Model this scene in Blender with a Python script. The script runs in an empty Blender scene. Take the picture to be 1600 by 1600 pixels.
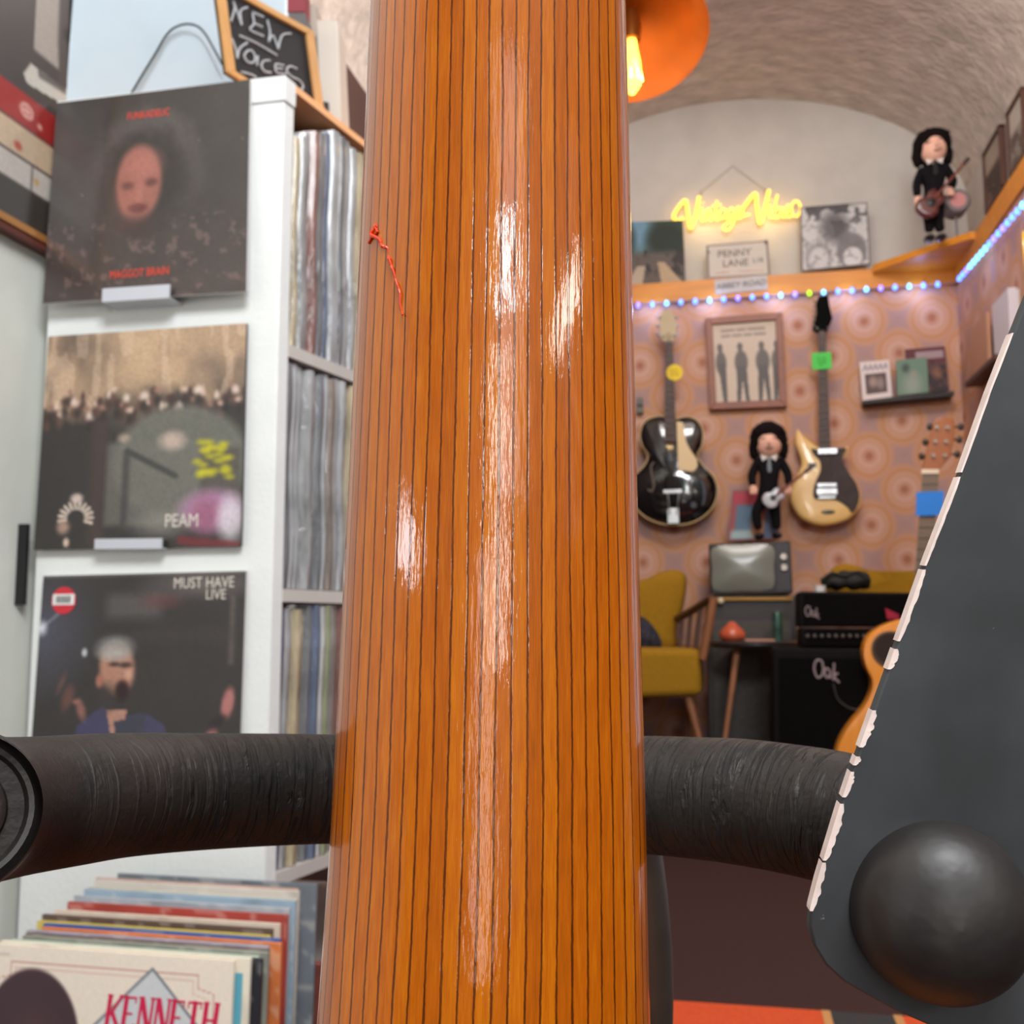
import bpy, bmesh, math, random
import numpy as np
from mathutils import Vector, Matrix
from mathutils import noise as mnoise

random.seed(7)
S = bpy.context.scene
COL = S.collection
# ------------------------------------------------------------------ camera
YAW, PITCH, F, EYE = math.radians(11.6), math.radians(6.06), 1600.0, 0.75
fwd = Vector((-math.sin(YAW)*math.cos(PITCH), math.cos(YAW)*math.cos(PITCH), math.sin(PITCH)))
rgt = Vector((math.cos(YAW), math.sin(YAW), 0))
upv = rgt.cross(fwd)
CAM = Vector((0, 0, EYE))
cd = bpy.data.cameras.new('camera'); cam = bpy.data.objects.new('camera', cd); COL.objects.link(cam)
cam.matrix_world = Matrix(((rgt.x, upv.x, -fwd.x, 0), (rgt.y, upv.y, -fwd.y, 0), (rgt.z, upv.z, -fwd.z, EYE), (0, 0, 0, 1)))
cd.sensor_width = 36; cd.lens = 36; cd.clip_start = 0.005; cd.clip_end = 60
cd.dof.use_dof = True; cd.dof.focus_distance = 0.16; cd.dof.aperture_fstop = 52
S.camera = cam
S.view_settings.view_transform = 'Standard'; S.view_settings.look = 'None'
S.view_settings.gamma = 1; S.view_settings.exposure = 0.0; S.view_settings.use_curve_mapping = False
# ------------------------------------------------------------------ world
w = bpy.data.worlds.new('world'); S.world = w; w.use_nodes = True
w.node_tree.nodes['Background'].inputs[0].default_value = (0.75, 0.85, 1, 1)
w.node_tree.nodes['Background'].inputs[1].default_value = 1.0

def area(name, loc, target, sx, sy, power, col):
    l = bpy.data.lights.new(name, 'AREA'); l.shape = 'RECTANGLE'; l.size = sx; l.size_y = sy; l.energy = power; l.color = col
    o = bpy.data.objects.new(name, l); COL.objects.link(o); o.location = loc
    o.rotation_euler = (Vector(target)-Vector(loc)).to_track_quat('-Z', 'Z').to_euler(); return o
def point(name, loc, power, col, r=0.03):
    l = bpy.data.lights.new(name, 'POINT'); l.energy = power; l.color = col; l.shadow_soft_size = r
    o = bpy.data.objects.new(name, l); COL.objects.link(o); o.location = loc; return o
# unseen daylight behind the photographer: lamps placed and sized for the neck highlights
area('door_daylight', (0.62, -1.77, 1.62), (0.62, 0, 1.62), 0.46, 1.0, 4.6, (1, .93, .88))
area('door_gap_daylight', (0.44, -1.76, 1.10), (0.44, 0, 1.10), 0.15, 0.66, 5.0, (1, .95, .86))
area('door_lower_daylight', (0.26, -1.75, 0.62), (0.26, 0, 0.62), 0.17, 0.75, 2.2, (1, .92, .88))
area('transom_daylight', (0.54, -1.75, 1.62), (0.54, 0, 1.62), 0.16, 0.22, 4.5, (.80, .92, 1))
area('window_left_daylight', (-1.07, -1.35, 1.00), (0, -1.35, 1.00), 0.12, 0.62, 4.4, (.88, .93, 1))
area('window_right_daylight', (1.15, -0.76, 1.32), (0, -0.76, 1.32), 0.09, 0.55, 3.4, (1, .98, .88))
# unseen ceiling lamps added to brighten the shop front and the alcove
area('ceiling_panel_light', (0.42, -0.55, 2.62), (-0.75, 1.35, 0.9), 1.1, 0.7, 71, (.95, .98, 1))
area('ceiling_lamp_light', (0.15, 2.6, 2.99), (0.12, 3.7, 0.9), 1.2, 0.7, 50, (1, .955, .91))

# ------------------------------------------------------------------ rays
def ray(px, py): return fwd + rgt*((px-800)/F) + upv*((800-py)/F)
def at_d(px, py, d): return CAM + ray(px, py)*d
def at_y(px, py, Y): r = ray(px, py); return CAM + r*(Y/r.y)
def at_x(px, py, X): r = ray(px, py); return CAM + r*(X/r.x)
def at_z(px, py, Z): r = ray(px, py); return CAM + r*((Z-EYE)/r.z)

# ------------------------------------------------------------------ colour and materials
def lin(c):
    return tuple((v/255/12.92 if v/255 <= .04045 else ((v/255+.055)/1.055)**2.4) for v in c)
MATS = {}
def mat(key, rgb, rough=.6, metal=0, var=0.0, vscale=8, bump=0.0, bscale=40, coat=0, emit=None, spec=.5, stretch=(1, 1, 1)):
    if key in MATS: return MATS[key]
    m = bpy.data.materials.new(key); m.use_nodes = True; nt = m.node_tree; b = nt.nodes['Principled BSDF']
    c = lin(rgb); b.inputs['Base Color'].default_value = (*c, 1)
    b.inputs['Roughness'].default_value = rough; b.inputs['Metallic'].default_value = metal
    b.inputs['Specular IOR Level'].default_value = spec
    b.inputs['Coat Weight'].default_value = coat; b.inputs['Coat Roughness'].default_value = .05
    tc = nt.nodes.new('ShaderNodeTexCoord'); mp = nt.nodes.new('ShaderNodeMapping'); mp.inputs['Scale'].default_value = stretch
    nt.links.new(tc.outputs['Object'], mp.inputs['Vector'])
    if var:
        n = nt.nodes.new('ShaderNodeTexNoise'); n.inputs['Scale'].default_value = vscale; n.inputs['Detail'].default_value = 5
        nt.links.new(mp.outputs[0], n.inputs['Vector'])
        r = nt.nodes.new('ShaderNodeValToRGB'); r.color_ramp.elements[0].position = .3; r.color_ramp.elements[1].position = .7
        r.color_ramp.elements[0].color = (*[max(0, v*(1-var)) for v in c], 1); r.color_ramp.elements[1].color = (*[min(1, v*(1+var)) for v in c], 1)
        nt.links.new(n.outputs['Fac'], r.inputs[0]); nt.links.new(r.outputs[0], b.inputs['Base Color'])
    if bump:
        n2 = nt.nodes.new('ShaderNodeTexNoise'); n2.inputs['Scale'].default_value = bscale; n2.inputs['Detail'].default_value = 4
        nt.links.new(mp.outputs[0], n2.inputs['Vector'])
        bp = nt.nodes.new('ShaderNodeBump'); bp.inputs['Strength'].default_value = min(1, bump); bp.inputs['Distance'].default_value = .01*max(1, bump)
        nt.links.new(n2.outputs['Fac'], bp.inputs['Height']); nt.links.new(bp.outputs[0], b.inputs['Normal'])
    if emit:
        b.inputs['Emission Color'].default_value = (*lin(emit[0]), 1); b.inputs['Emission Strength'].default_value = emit[1]
    MATS[key] = m; return m
def print_mat(key, rough=.35, coat=0.0):
    if key in MATS: return MATS[key]
    m = bpy.data.materials.new(key); m.use_nodes = True; nt = m.node_tree; b = nt.nodes['Principled BSDF']
    a = nt.nodes.new('ShaderNodeAttribute'); a.attribute_name = 'Col'
    nt.links.new(a.outputs['Color'], b.inputs['Base Color']); b.inputs['Roughness'].default_value = rough
    b.inputs['Coat Weight'].default_value = coat; b.inputs['Coat Roughness'].default_value = .12
    if coat:
        n2 = nt.nodes.new('ShaderNodeTexNoise'); n2.inputs['Scale'].default_value = 14; n2.inputs['Detail'].default_value = 2
        tc = nt.nodes.new('ShaderNodeTexCoord'); nt.links.new(tc.outputs['Object'], n2.inputs['Vector'])
        bp = nt.nodes.new('ShaderNodeBump'); bp.inputs['Strength'].default_value = .3; bp.inputs['Distance'].default_value = .004
        nt.links.new(n2.outputs['Fac'], bp.inputs['Height']); nt.links.new(bp.outputs[0], b.inputs['Coat Normal'])
    MATS[key] = m; return m

# ------------------------------------------------------------------ mesh helpers
class MB:
    def __init__(s): s.v = []; s.f = []
    def add(s, vs, fs):
        o = len(s.v); s.v += [Vector(p) for p in vs]; s.f += [tuple(i+o for i in f) for f in fs]; return s
    def box(s, c, size, rz=0, M=None):
        x, y, z = [k/2 for k in size]; R = M or Matrix.Rotation(rz, 3, 'Z'); c = Vector(c)
        vs = [c+R@Vector((sx*x, sy*y, sz*z)) for sz in (-1, 1) for sy in (-1, 1) for sx in (-1, 1)]
        return s.add(vs, [(0, 2, 3, 1), (4, 5, 7, 6), (0, 1, 5, 4), (2, 6, 7, 3), (0, 4, 6, 2), (1, 3, 7, 5)])
    def hexa(s, A, B):   # two quads, 4 corners each
        return s.add(list(A)+list(B), [(0, 1, 2, 3), (7, 6, 5, 4), (0, 4, 5, 1), (1, 5, 6, 2), (2, 6, 7, 3), (3, 7, 4, 0)])
    def prism(s, pts, d):  # pts: 3D outline, d: extrusion vector
        n = len(pts); d = Vector(d); P = [Vector(p) for p in pts]
        return s.add(P+[p+d for p in P], [tuple(range(n)), tuple(range(2*n-1, n-1, -1))]+[(i, i+n, (i+1) % n+n, (i+1) % n) for i in range(n)])
    def tube(s, path, r, k=10, cap=True):
        P = [Vector(p) for p in path]; n = len(P); R = r if isinstance(r, (list, tuple)) else [r]*n
        t0 = (P[1]-P[0]).normalized(); a = Vector((0, 0, 1)) if abs(t0.z) < .9 else Vector((1, 0, 0)); u = t0.cross(a).normalized()
        vs = []
        for i in range(n):
            t = (P[min(i+1, n-1)]-P[max(i-1, 0)]).normalized(); u = (u-t*u.dot(t)).normalized(); v = t.cross(u)
            for j in range(k):
                an = 2*math.pi*j/k; vs.append(P[i]+(u*math.cos(an)+v*math.sin(an))*R[i])
        fs = [(i*k+j, i*k+(j+1) % k, (i+1)*k+(j+1) % k, (i+1)*k+j) for i in range(n-1) for j in range(k)]
        if cap: fs += [tuple(range(k-1, -1, -1)), tuple(range((n-1)*k, n*k))]
        return s.add(vs, fs)
    def lathe(s, c, prof, k=24, axis=(0, 0, 1)):  # prof [(r, h)]
        ax = Vector(axis).normalized(); a = Vector((0, 0, 1)) if abs(ax.z) < .9 else Vector((1, 0, 0)); u = ax.cross(a).normalized(); v = ax.cross(u); c = Vector(c)
        vs = [c+ax*h+(u*math.cos(2*math.pi*j/k)+v*math.sin(2*math.pi*j/k))*r for r, h in prof for j in range(k)]
        fs = [(i*k+j, i*k+(j+1) % k, (i+1)*k+(j+1) % k, (i+1)*k+j) for i in range(len(prof)-1) for j in range(k)]
        return s.add(vs, fs)
    def ball(s, c, r, k=16, n=10, sc=(1, 1, 1), M=None):
        c = Vector(c); R = M or Matrix.Identity(3); vs = []
        for i in range(n+1):
            th = math.pi*i/n
            for j in range(k):
                ph = 2*math.pi*j/k; vs.append(c+R@Vector((math.sin(th)*math.cos(ph)*r*sc[0], math.sin(th)*math.sin(ph)*r*sc[1], math.cos(th)*r*sc[2])))
        return s.add(vs, [(i*k+j, (i+1)*k+j, (i+1)*k+(j+1) % k, i*k+(j+1) % k) for i in range(n) for j in range(k)])
    def dome(s, out, cen, d, prof):  # out: 3D outline; prof: [(scale, height along d)]
        cen = Vector(cen); d = Vector(d); n = len(out); vs = []
        for sc, h in prof:
            for p in out: vs.append(cen+(Vector(p)-cen)*sc+d*h)
        fs = [(i*n+j, i*n+(j+1) % n, (i+1)*n+(j+1) % n, (i+1)*n+j) for i in range(len(prof)-1) for j in range(n)]
        fs.append(tuple(range(n-1, -1, -1))); return s.add(vs, fs)

def smooth_outline(pts, k=5, closed=True):
    n = len(pts); out = []
    rng = range(n) if closed else range(n-1)
    for i in rng:
        g = (lambda j: pts[j % n]) if closed else (lambda j: pts[min(max(j, 0), n-1)])
        p0, p1, p2, p3 = [Vector(g(i+q)) for q in (-1, 0, 1, 2)]
        for a in range(k):
            t = a/k
            out.append(.5*((2*p1)+(p2-p0)*t+(2*p0-5*p1+4*p2-p3)*t*t+(3*p1-p0-3*p2+p3)*t**3))
    if not closed: out.append(Vector(pts[-1]))
    return out

def finish(me, smooth):
    bm = bmesh.new(); bm.from_mesh(me); bmesh.ops.recalc_face_normals(bm, faces=bm.faces); bm.to_mesh(me); bm.free()
    if smooth:
        me.polygons.foreach_set('use_smooth', [True]*len(me.polygons))
        try: me.set_sharp_from_angle(angle=math.radians(smooth if smooth is not True else 40))
        except Exception: pass
def obj(name, mb, m, parent=None, origin=None, smooth=False, bevel=0, seg=2, sub=0):
    o0 = Vector(origin) if origin is not None else (Vector(parent['_o']) if parent is not None else Vector((0, 0, 0)))
    me = bpy.data.meshes.new(name); me.from_pydata([tuple(p-o0) for p in mb.v], [], mb.f); me.materials.append(m); finish(me, smooth)
    o = bpy.data.objects.new(name, me); COL.objects.link(o)
    if parent is not None: o.parent = parent
    else: o.location = o0
    o['_o'] = tuple(o0)
    if bevel:
        b = o.modifiers.new('bevel', 'BEVEL'); b.width = bevel; b.segments = seg; b.limit_method = 'ANGLE'
        me.polygons.foreach_set('use_smooth', [True]*len(me.polygons))
        try: me.set_sharp_from_angle(angle=math.radians(60))
        except Exception: pass
    return o
def tag(o, label, cat, group=None):
    o['label'] = label; o['category'] = cat
    if group: o['group'] = group
    return o
def thing(name, label, cat, loc, group=None):
    o = bpy.data.objects.new(name, None); COL.objects.link(o); o.location = loc; o.empty_display_size = .05; o['_o'] = tuple(Vector(loc)); return tag(o, label, cat, group)
def struct(name, mb, m, **k):
    o = obj(name, mb, m, **k); o['kind'] = 'structure'; return o

# painted flat print: colours per vertex on a grid
class Art:
    def __init__(s, nx, ny, base, noise=.0):
        s.nx, s.ny = nx, ny; s.U, s.V = np.meshgrid(np.linspace(0, 1, nx), np.linspace(0, 1, ny)); s.I = np.ones((ny, nx, 3))*np.array(base)/255.; s.asp = 1
    def mix(s, a, c):
        a = np.clip(a, 0, 1)[..., None]; s.I = s.I*(1-a)+np.array(c)/255.*a; return s
    def vn(s, sx, sy, seed=0):
        r = np.random.RandomState(seed); g = r.rand(int(sy)+3, int(sx)+3); x = s.U*sx; y = s.V*sy
        xi = x.astype(int); yi = y.astype(int); fx = x-xi; fy = y-yi; fx = fx*fx*(3-2*fx); fy = fy*fy*(3-2*fy)
        return (g[yi, xi]*(1-fx)+g[yi, xi+1]*fx)*(1-fy)+(g[yi+1, xi]*(1-fx)+g[yi+1, xi+1]*fx)*fy
    def fbm(s, sx, sy, seed=0):
        return .5*s.vn(sx, sy, seed)+.3*s.vn(sx*2.1, sy*2.1, seed+1)+.2*s.vn(sx*4.3, sy*4.3, seed+2)
    def ell(s, cx, cy, rx, ry, c, soft=.15, al=1, rot=0):
        x = s.U-cx; y = s.V-cy; cr, sr = math.cos(rot), math.sin(rot); X = x*cr+y*sr; Y = -x*sr+y*cr
        d = np.sqrt((X/rx)**2+(Y/ry)**2); return s.mix((1+soft-d)/(2*soft+1e-6)*al if soft else (d < 1)*al, c) if al == 1 else s.mix(np.clip((1+soft-d)/(2*soft+1e-6), 0, 1)*al, c)
    def rect(s, x0, y0, x1, y1, c, al=1, soft=.004):
        a = np.clip((s.U-x0)/soft+.5, 0, 1)*np.clip((x1-s.U)/soft+.5, 0, 1)*np.clip((s.V-y0)/soft+.5, 0, 1)*np.clip((y1-s.V)/soft+.5, 0, 1); return s.mix(a*al, c)
    def line(s, pts, wd, c, al=1, soft=.4):
        D = np.full(s.U.shape, 9.)
        for (x0, y0), (x1, y1) in zip(pts[:-1], pts[1:]):
            dx, dy = x1-x0, y1-y0; L = dx*dx+dy*dy+1e-9; t = np.clip(((s.U-x0)*dx+(s.V-y0)*dy)/L, 0, 1)
            D = np.minimum(D, np.hypot(s.U-x0-t*dx, s.V-y0-t*dy))
        return s.mix(np.clip((wd*(1+soft)-D)/(wd*2*soft+1e-6), 0, 1)*al, c)
    def poly(s, pts, c, al=1):
        ins = np.zeros(s.U.shape, bool); n = len(pts)
        for i in range(n):
            (x0, y0), (x1, y1) = pts[i], pts[(i+1) % n]
            if y0 == y1: continue
            cond = ((y0 > s.V) != (y1 > s.V)) & (s.U < (x1-x0)*(s.V-y0)/(y1-y0)+x0); ins ^= cond
        return s.mix(ins*al, c)
    def grain(s, amt, seed=0):
        r = np.random.RandomState(seed); s.I = np.clip(s.I*(1+amt*(r.rand(s.ny, s.nx, 1)-.5)), 0, 1); return s
def art_obj(name, art, quad, off, m, parent):  # quad TL,TR,BR,BL
    TL, TR, BR, BL = [Vector(q)+Vector(off)-Vector(parent['_o']) for q in quad]
    nx, ny = art.nx, art.ny; vs = []
    for j in range(ny):
        b = j/(ny-1); A = TL.lerp(BL, b); B = TR.lerp(BR, b)
        for i in range(nx): vs.append(tuple(A.lerp(B, i/(nx-1))))
    fs = [(j*nx+i, (j+1)*nx+i, (j+1)*nx+i+1, j*nx+i+1) for j in range(ny-1) for i in range(nx-1)]
    me = bpy.data.meshes.new(name); me.from_pydata(vs, [], fs); me.materials.append(m)
    ca = me.color_attributes.new('Col', 'FLOAT_COLOR', 'POINT'); I = art.I.reshape(-1, 3)
    L = np.where(I <= .04045, I/12.92, ((I+.055)/1.055)**2.4); ca.data.foreach_set('color', np.hstack([L, np.ones((len(L), 1))]).astype(np.float32).ravel())
    o = bpy.data.objects.new(name, me); COL.objects.link(o); o.parent = parent; o['_o'] = parent['_o']; return o
def quad_y(pts, Y): return [at_y(x, y, Y) for x, y in pts]
def text_mb(txt, size, M, shear=0, ext=.0006, sx=1):
    cu = bpy.data.curves.new('t', 'FONT'); cu.body = txt; cu.size = size; cu.extrude = ext; cu.align_x = 'CENTER'; cu.align_y = 'CENTER'; cu.shear = shear; cu.resolution_u = 3
    to = bpy.data.objects.new('t', cu); COL.objects.link(to); bpy.context.view_layer.update()
    me = bpy.data.meshes.new_from_object(to.evaluated_get(bpy.context.evaluated_depsgraph_get())); mb = MB()
    mb.add([M@Vector((v.co.x*sx, v.co.y, v.co.z)) for v in me.vertices], [tuple(p.vertices) for p in me.polygons])
    bpy.data.objects.remove(to); bpy.data.curves.remove(cu); bpy.data.meshes.remove(me); return mb
def frameM(o, x, y):  # matrix with local x, y axes and origin
    x = Vector(x).normalized(); z = x.cross(Vector(y)).normalized(); y = z.cross(x); return Matrix(((x.x, y.x, z.x, o[0]), (x.y, y.y, z.y, o[1]), (x.z, y.z, z.z, o[2]), (0, 0, 0, 1)))

# ================================================================== THE ROOM
YB, YL = 4.98, 4.80                       # upper wall, wallpapered lower wall
Zs = at_y(1240, 428, 4.77).z              # top of the orange ledge
Zf = at_y(1240, 459, 4.77).z              # its lower edge
XR = at_y(1497, 443, 4.77).x              # wallpapered right wall
XRU = XR+.10; XL = -1.11; YF = -1.8
plaster = mat('white plaster', (204, 198, 192), .85, var=.06, vscale=6, bump=.25, bscale=60)
pale = mat('pale painted wall', (222, 224, 216), .8, var=.05, vscale=4, bump=.1, bscale=30)
vaultm = mat('rough vault plaster', (204, 192, 182), .9, var=.2, vscale=9, bump=1.0, bscale=22, stretch=(1.0, 2.2, 1.6))
brown = mat('dark brown paint', (80, 54, 48), .7, var=.1)
orangew = mat('orange varnished wood', (214, 132, 30), .45, var=.12, vscale=5, stretch=(.6, 6, 6))
maroon = mat('maroon carpet', (56, 25, 20), .95, var=.12, vscale=60, bump=.3, bscale=300)

def wallpaper():
    m = bpy.data.materials.new('retro wallpaper'); m.use_nodes = True; nt = m.node_tree; N = nt.nodes; L = nt.links; b = N['Principled BSDF']; b.inputs['Roughness'].default_value = .75
    geo = N.new('ShaderNodeNewGeometry'); sp = N.new('ShaderNodeSeparateXYZ'); L.new(geo.outputs['Position'], sp.inputs[0])
    def M(op, a, bb=None, c=None):
        n = N.new('ShaderNodeMath'); n.operation = op
        for i, v in enumerate((a, bb, c)):
            if v is None: continue
            if isinstance(v, (int, float)): n.inputs[i].default_value = v
            else: L.new(v, n.inputs[i])
        return n.outputs[0]
    px, pz = .292, .312
    x = M('SUBTRACT', sp.outputs['X'], sp.outputs['Y'])
    X0 = at_y(1350, 502, 4.8); x = M('DIVIDE', M('SUBTRACT', x, X0.x-X0.y), px); z = M('DIVIDE', M('SUBTRACT', sp.outputs['Z'], X0.z), pz)
    def dist(ox, oz):
        fx = M('SUBTRACT', M('FRACT', M('ADD', x, .5+ox+40)), .5); fz = M('SUBTRACT', M('FRACT', M('ADD', z, .5+oz+40)), .5)
        return M('SQRT', M('ADD', M('POWER', M('MULTIPLY', fx, px), 2), M('POWER', M('MULTIPLY', fz, pz*.92), 2))), fx, fz
    dA, fxa, fza = dist(0, 0); dB, fxb, fzb = dist(.5, .5)
    d = M('MINIMUM', dA, dB)
    nz = N.new('ShaderNodeTexNoise'); nz.inputs['Scale'].default_value = 14; L.new(geo.outputs['Position'], nz.inputs['Vector'])
    d = M('ADD', d, M('MULTIPLY', M('SUBTRACT', nz.outputs['Fac'], .5), .010))
    r = N.new('ShaderNodeValToRGB'); cr = r.color_ramp; cr.interpolation = 'EASE'
    stops = [(0, (168, 100, 70)), (.011, (176, 110, 80)), (.026, (206, 152, 126)), (.048, (218, 172, 152)), (.066, (212, 160, 130)), (.078, (214, 162, 136)), (.092, (206, 146, 96)), (.110, (208, 154, 122)), (.132, (184, 146, 138)), (.16, (174, 140, 136))]
    cr.elements[0].position = 0; cr.elements[0].color = (*lin(stops[0][1]), 1); cr.elements[1].position = stops[-1][0]/.16; cr.elements[1].color = (*lin(tuple(v*.95 for v in stops[-1][1])), 1)
    stops = [(p*.88 if p < .16 else p, tuple(v*.95 for v in c)) for p, c in stops]
    for p, c in stops[1:-1]: e = cr.elements.new(p/.16); e.color = (*lin(c), 1)
    L.new(M('DIVIDE', d, .16), r.inputs[0])
    # scallop columns: mauve trapezoids sit over each flower
    sh = M('MULTIPLY', M('GREATER_THAN', M('MINIMUM', M('ABSOLUTE', fxa), M('ABSOLUTE', fxb)), 0.0), 0)
    mx = N.new('ShaderNodeMixRGB'); L.new(r.outputs[0], mx.inputs[1]); mx.inputs[2].default_value = (*lin((186, 132, 112)), 1)
    big = N.new('ShaderNodeTexNoise'); big.inputs['Scale'].default_value = 3; L.new(geo.outputs['Position'], big.inputs['Vector'])
    L.new(M('MULTIPLY', big.outputs['Fac'], .25), mx.inputs[0]); L.new(mx.outputs[0], b.inputs['Base Color']); return m
wp = wallpaper()

struct('floor', MB().box((0, 1.6, -.05), (3.6, 7, .1)), maroon)
struct('floor', MB().box((.05, 4.25, .08), (2.4, 1.5, .16)), maroon)
# back wall: lining with wallpaper, white lunette above
struct('wall_back', MB().box((.05, YL+.11, (Zf+.1)/2), (2.6, .22, Zf+.1)), wp)
struct('wall_back_upper', MB().box((.05, YB+.05, 2.9), (2.8, .1, 1.5)), plaster)
struct('wall_right', MB().box((XR+.15, (YL-.1+2.6)/2, (Zf+.1)/2), (.3, 2.4, Zf+.1)), wp)
struct('wall_right_upper', MB().box((XRU+.1, 1.6, 2.8), (.2, 6.9, 1.2)), plaster)
struct('wall_left', MB().box((XL-.06, 0.20, 1.25), (.12, 4.0, 2.5)), pale)
struct('wall_left_rear', MB().box((XL-.06, 3.6, 1.22), (.12, 2.8, 2.5)), brown)
# near right wall with an opening for the added unseen window
nr = MB()
nr.box((1.26, .4, 1.2), (.12, 2.0, 2.4)).box((1.26, -1.36, 1.2), (.12, .88, 2.4)).box((1.26, -.76, .46), (.12, .32, .92)).box((1.26, -.76, 2.05), (.12, .32, .7))
darkf = mat('dark shop-front wood', (74, 56, 48), .7, var=.1)
struct('wall_right_near', nr, darkf)
fw = MB()
fw.box((-.55, YF-.06, 1.5), (1.8, .12, 3.0)).box((1.2, YF-.06, 1.5), (.6, .12, 3.0)).box((.62, YF-.06, 2.75), (.56, .12, .5)).box((.62, YF-.06, .15), (.56, .12, .3))
struct('wall_front', fw, darkf)
# unseen windows (frames and panes added behind the daylight lamps)
wood = mat('window frame wood', (120, 90, 66), .5, var=.1)
glass = mat('window glass', (210, 225, 235), .05)
def window(n, loc, wdt, hgt, rz):
    t = bpy.data.objects.new('window_%d' % n, None); COL.objects.link(t); t.location = loc; t['kind'] = 'structure'; t['_o'] = loc
    R = Matrix.Rotation(rz, 3, 'Z'); f = MB(); c = Vector(loc)
    for s in (-1, 1):
        f.box(c+R@Vector((s*wdt/2, 0, 0)), (.04, .05, hgt+.04), rz); f.box(c+Vector((0, 0, s*hgt/2)), (wdt, .05, .04), rz)
    obj('window_frame', f, wood, t); obj('pane', MB().box(c, (wdt-.03, .008, hgt-.03), rz), glass, t)
window(1, (.62, YF-.05, 1.4), .56, 2.2, 0); window(2, (1.26, -.76, 1.31), .32, .76, math.pi/2); window(3, (XL+.012, -1.35, 1.0), .24, .8, math.pi/2)
# vault
vb = MB(); NX, NY = 96, 120; pts = []
def vault_z(x):
    x0, L_, R_ = .05, XL-.02, XRU+.02
    if x < x0: q = (x0-x)/(x0-L_); return 3.33-.90*(1-math.sqrt(max(0, 1-q*q)))
    q = (x-x0)/(R_-x0); return 3.33-.68*(1-math.sqrt(max(0, 1-q*q)))
for j in range(NY+1):
    y = -1.9+(YB+.05+1.9)*j/NY
    for i in range(NX+1):
        a = math.pi*(1-i/NX); x = .05+math.cos(a)*((XRU+.02-.05) if math.cos(a) > 0 else (.05-XL+.02))
        n = mnoise.noise(Vector((x*7, y*9, 2)))*.5+mnoise.noise(Vector((x*17, y*24, 5)))*.35
        amp = .012 if j < NY-1 else .002
        vb.v.append(Vector((x, y, vault_z(x)+n*amp)))
vb.f = [(j*(NX+1)+i, j*(NX+1)+i+1, (j+1)*(NX+1)+i+1, (j+1)*(NX+1)+i) for j in range(NY) for i in range(NX)]
struct('ceiling', vb, vaultm, smooth=180)
# housings for the two added ceiling lamps, out of view
lampw = mat('lamp housing white', (230, 230, 228), .5)
def fill_panel(loc, sx, sy, lab, aim=Vector((0, 0, -1))):
    t = thing('ceiling_light', lab, 'light', loc); c = Vector(loc)
    Mr = aim.to_track_quat('-Z', 'Z').to_matrix(); obj('housing', MB().box(c+Vector((0, 0, .0))-aim.normalized()*.05, (sx+.06, sy+.06, .05), M=Mr), lampw, t)
    obj('suspension_rod', MB().tube([c+Vector((0, 0, .06)), c+Vector((0, 0, .36))], .008), lampw, t)
fill_panel((.42, -.55, 2.66), 1.1, .7, 'tilted white ceiling panel above the shop entrance', Vector((-1.17, 1.9, -1.72)))
fill_panel((.15, 2.6, 3.0), 1.0, .7, 'flat white ceiling panel over the middle of the vault')

# orange ledge around the alcove
lg = MB(); lg.box((.0+.05, 4.89, Zs-.02), (2.5, .178, .04)); lg.box((.05, 4.785, (Zs+Zf)/2), (2.5, .03, Zs-Zf))
struct('trim_1', lg, orangew)
lg = MB(); lg.box((XR+.061, 3.75, Zs-.02), (.08, 2.1, .04)); lg.box((XR+.005, 3.75, (Zs+Zf)/2), (.03, 2.1, Zs-Zf))
struct('trim_2', lg, orangew)
P1 = at_z(1365, 413, Zs+.004); P2 = at_z(1516, 362, Zs+.004)
cs = MB().prism([P1, P2, (XRU, P2.y, Zs+.004), (XRU, YB, Zs+.004), (P1.x, YB, Zs+.004)], (0, 0, -.03))
o = obj('corner_shelf', cs, orangew, origin=((P1.x+XR)/2, 4.8, Zs)); tag(o, 'orange triangular corner shelf plank under the upper doll', 'shelf')

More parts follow.
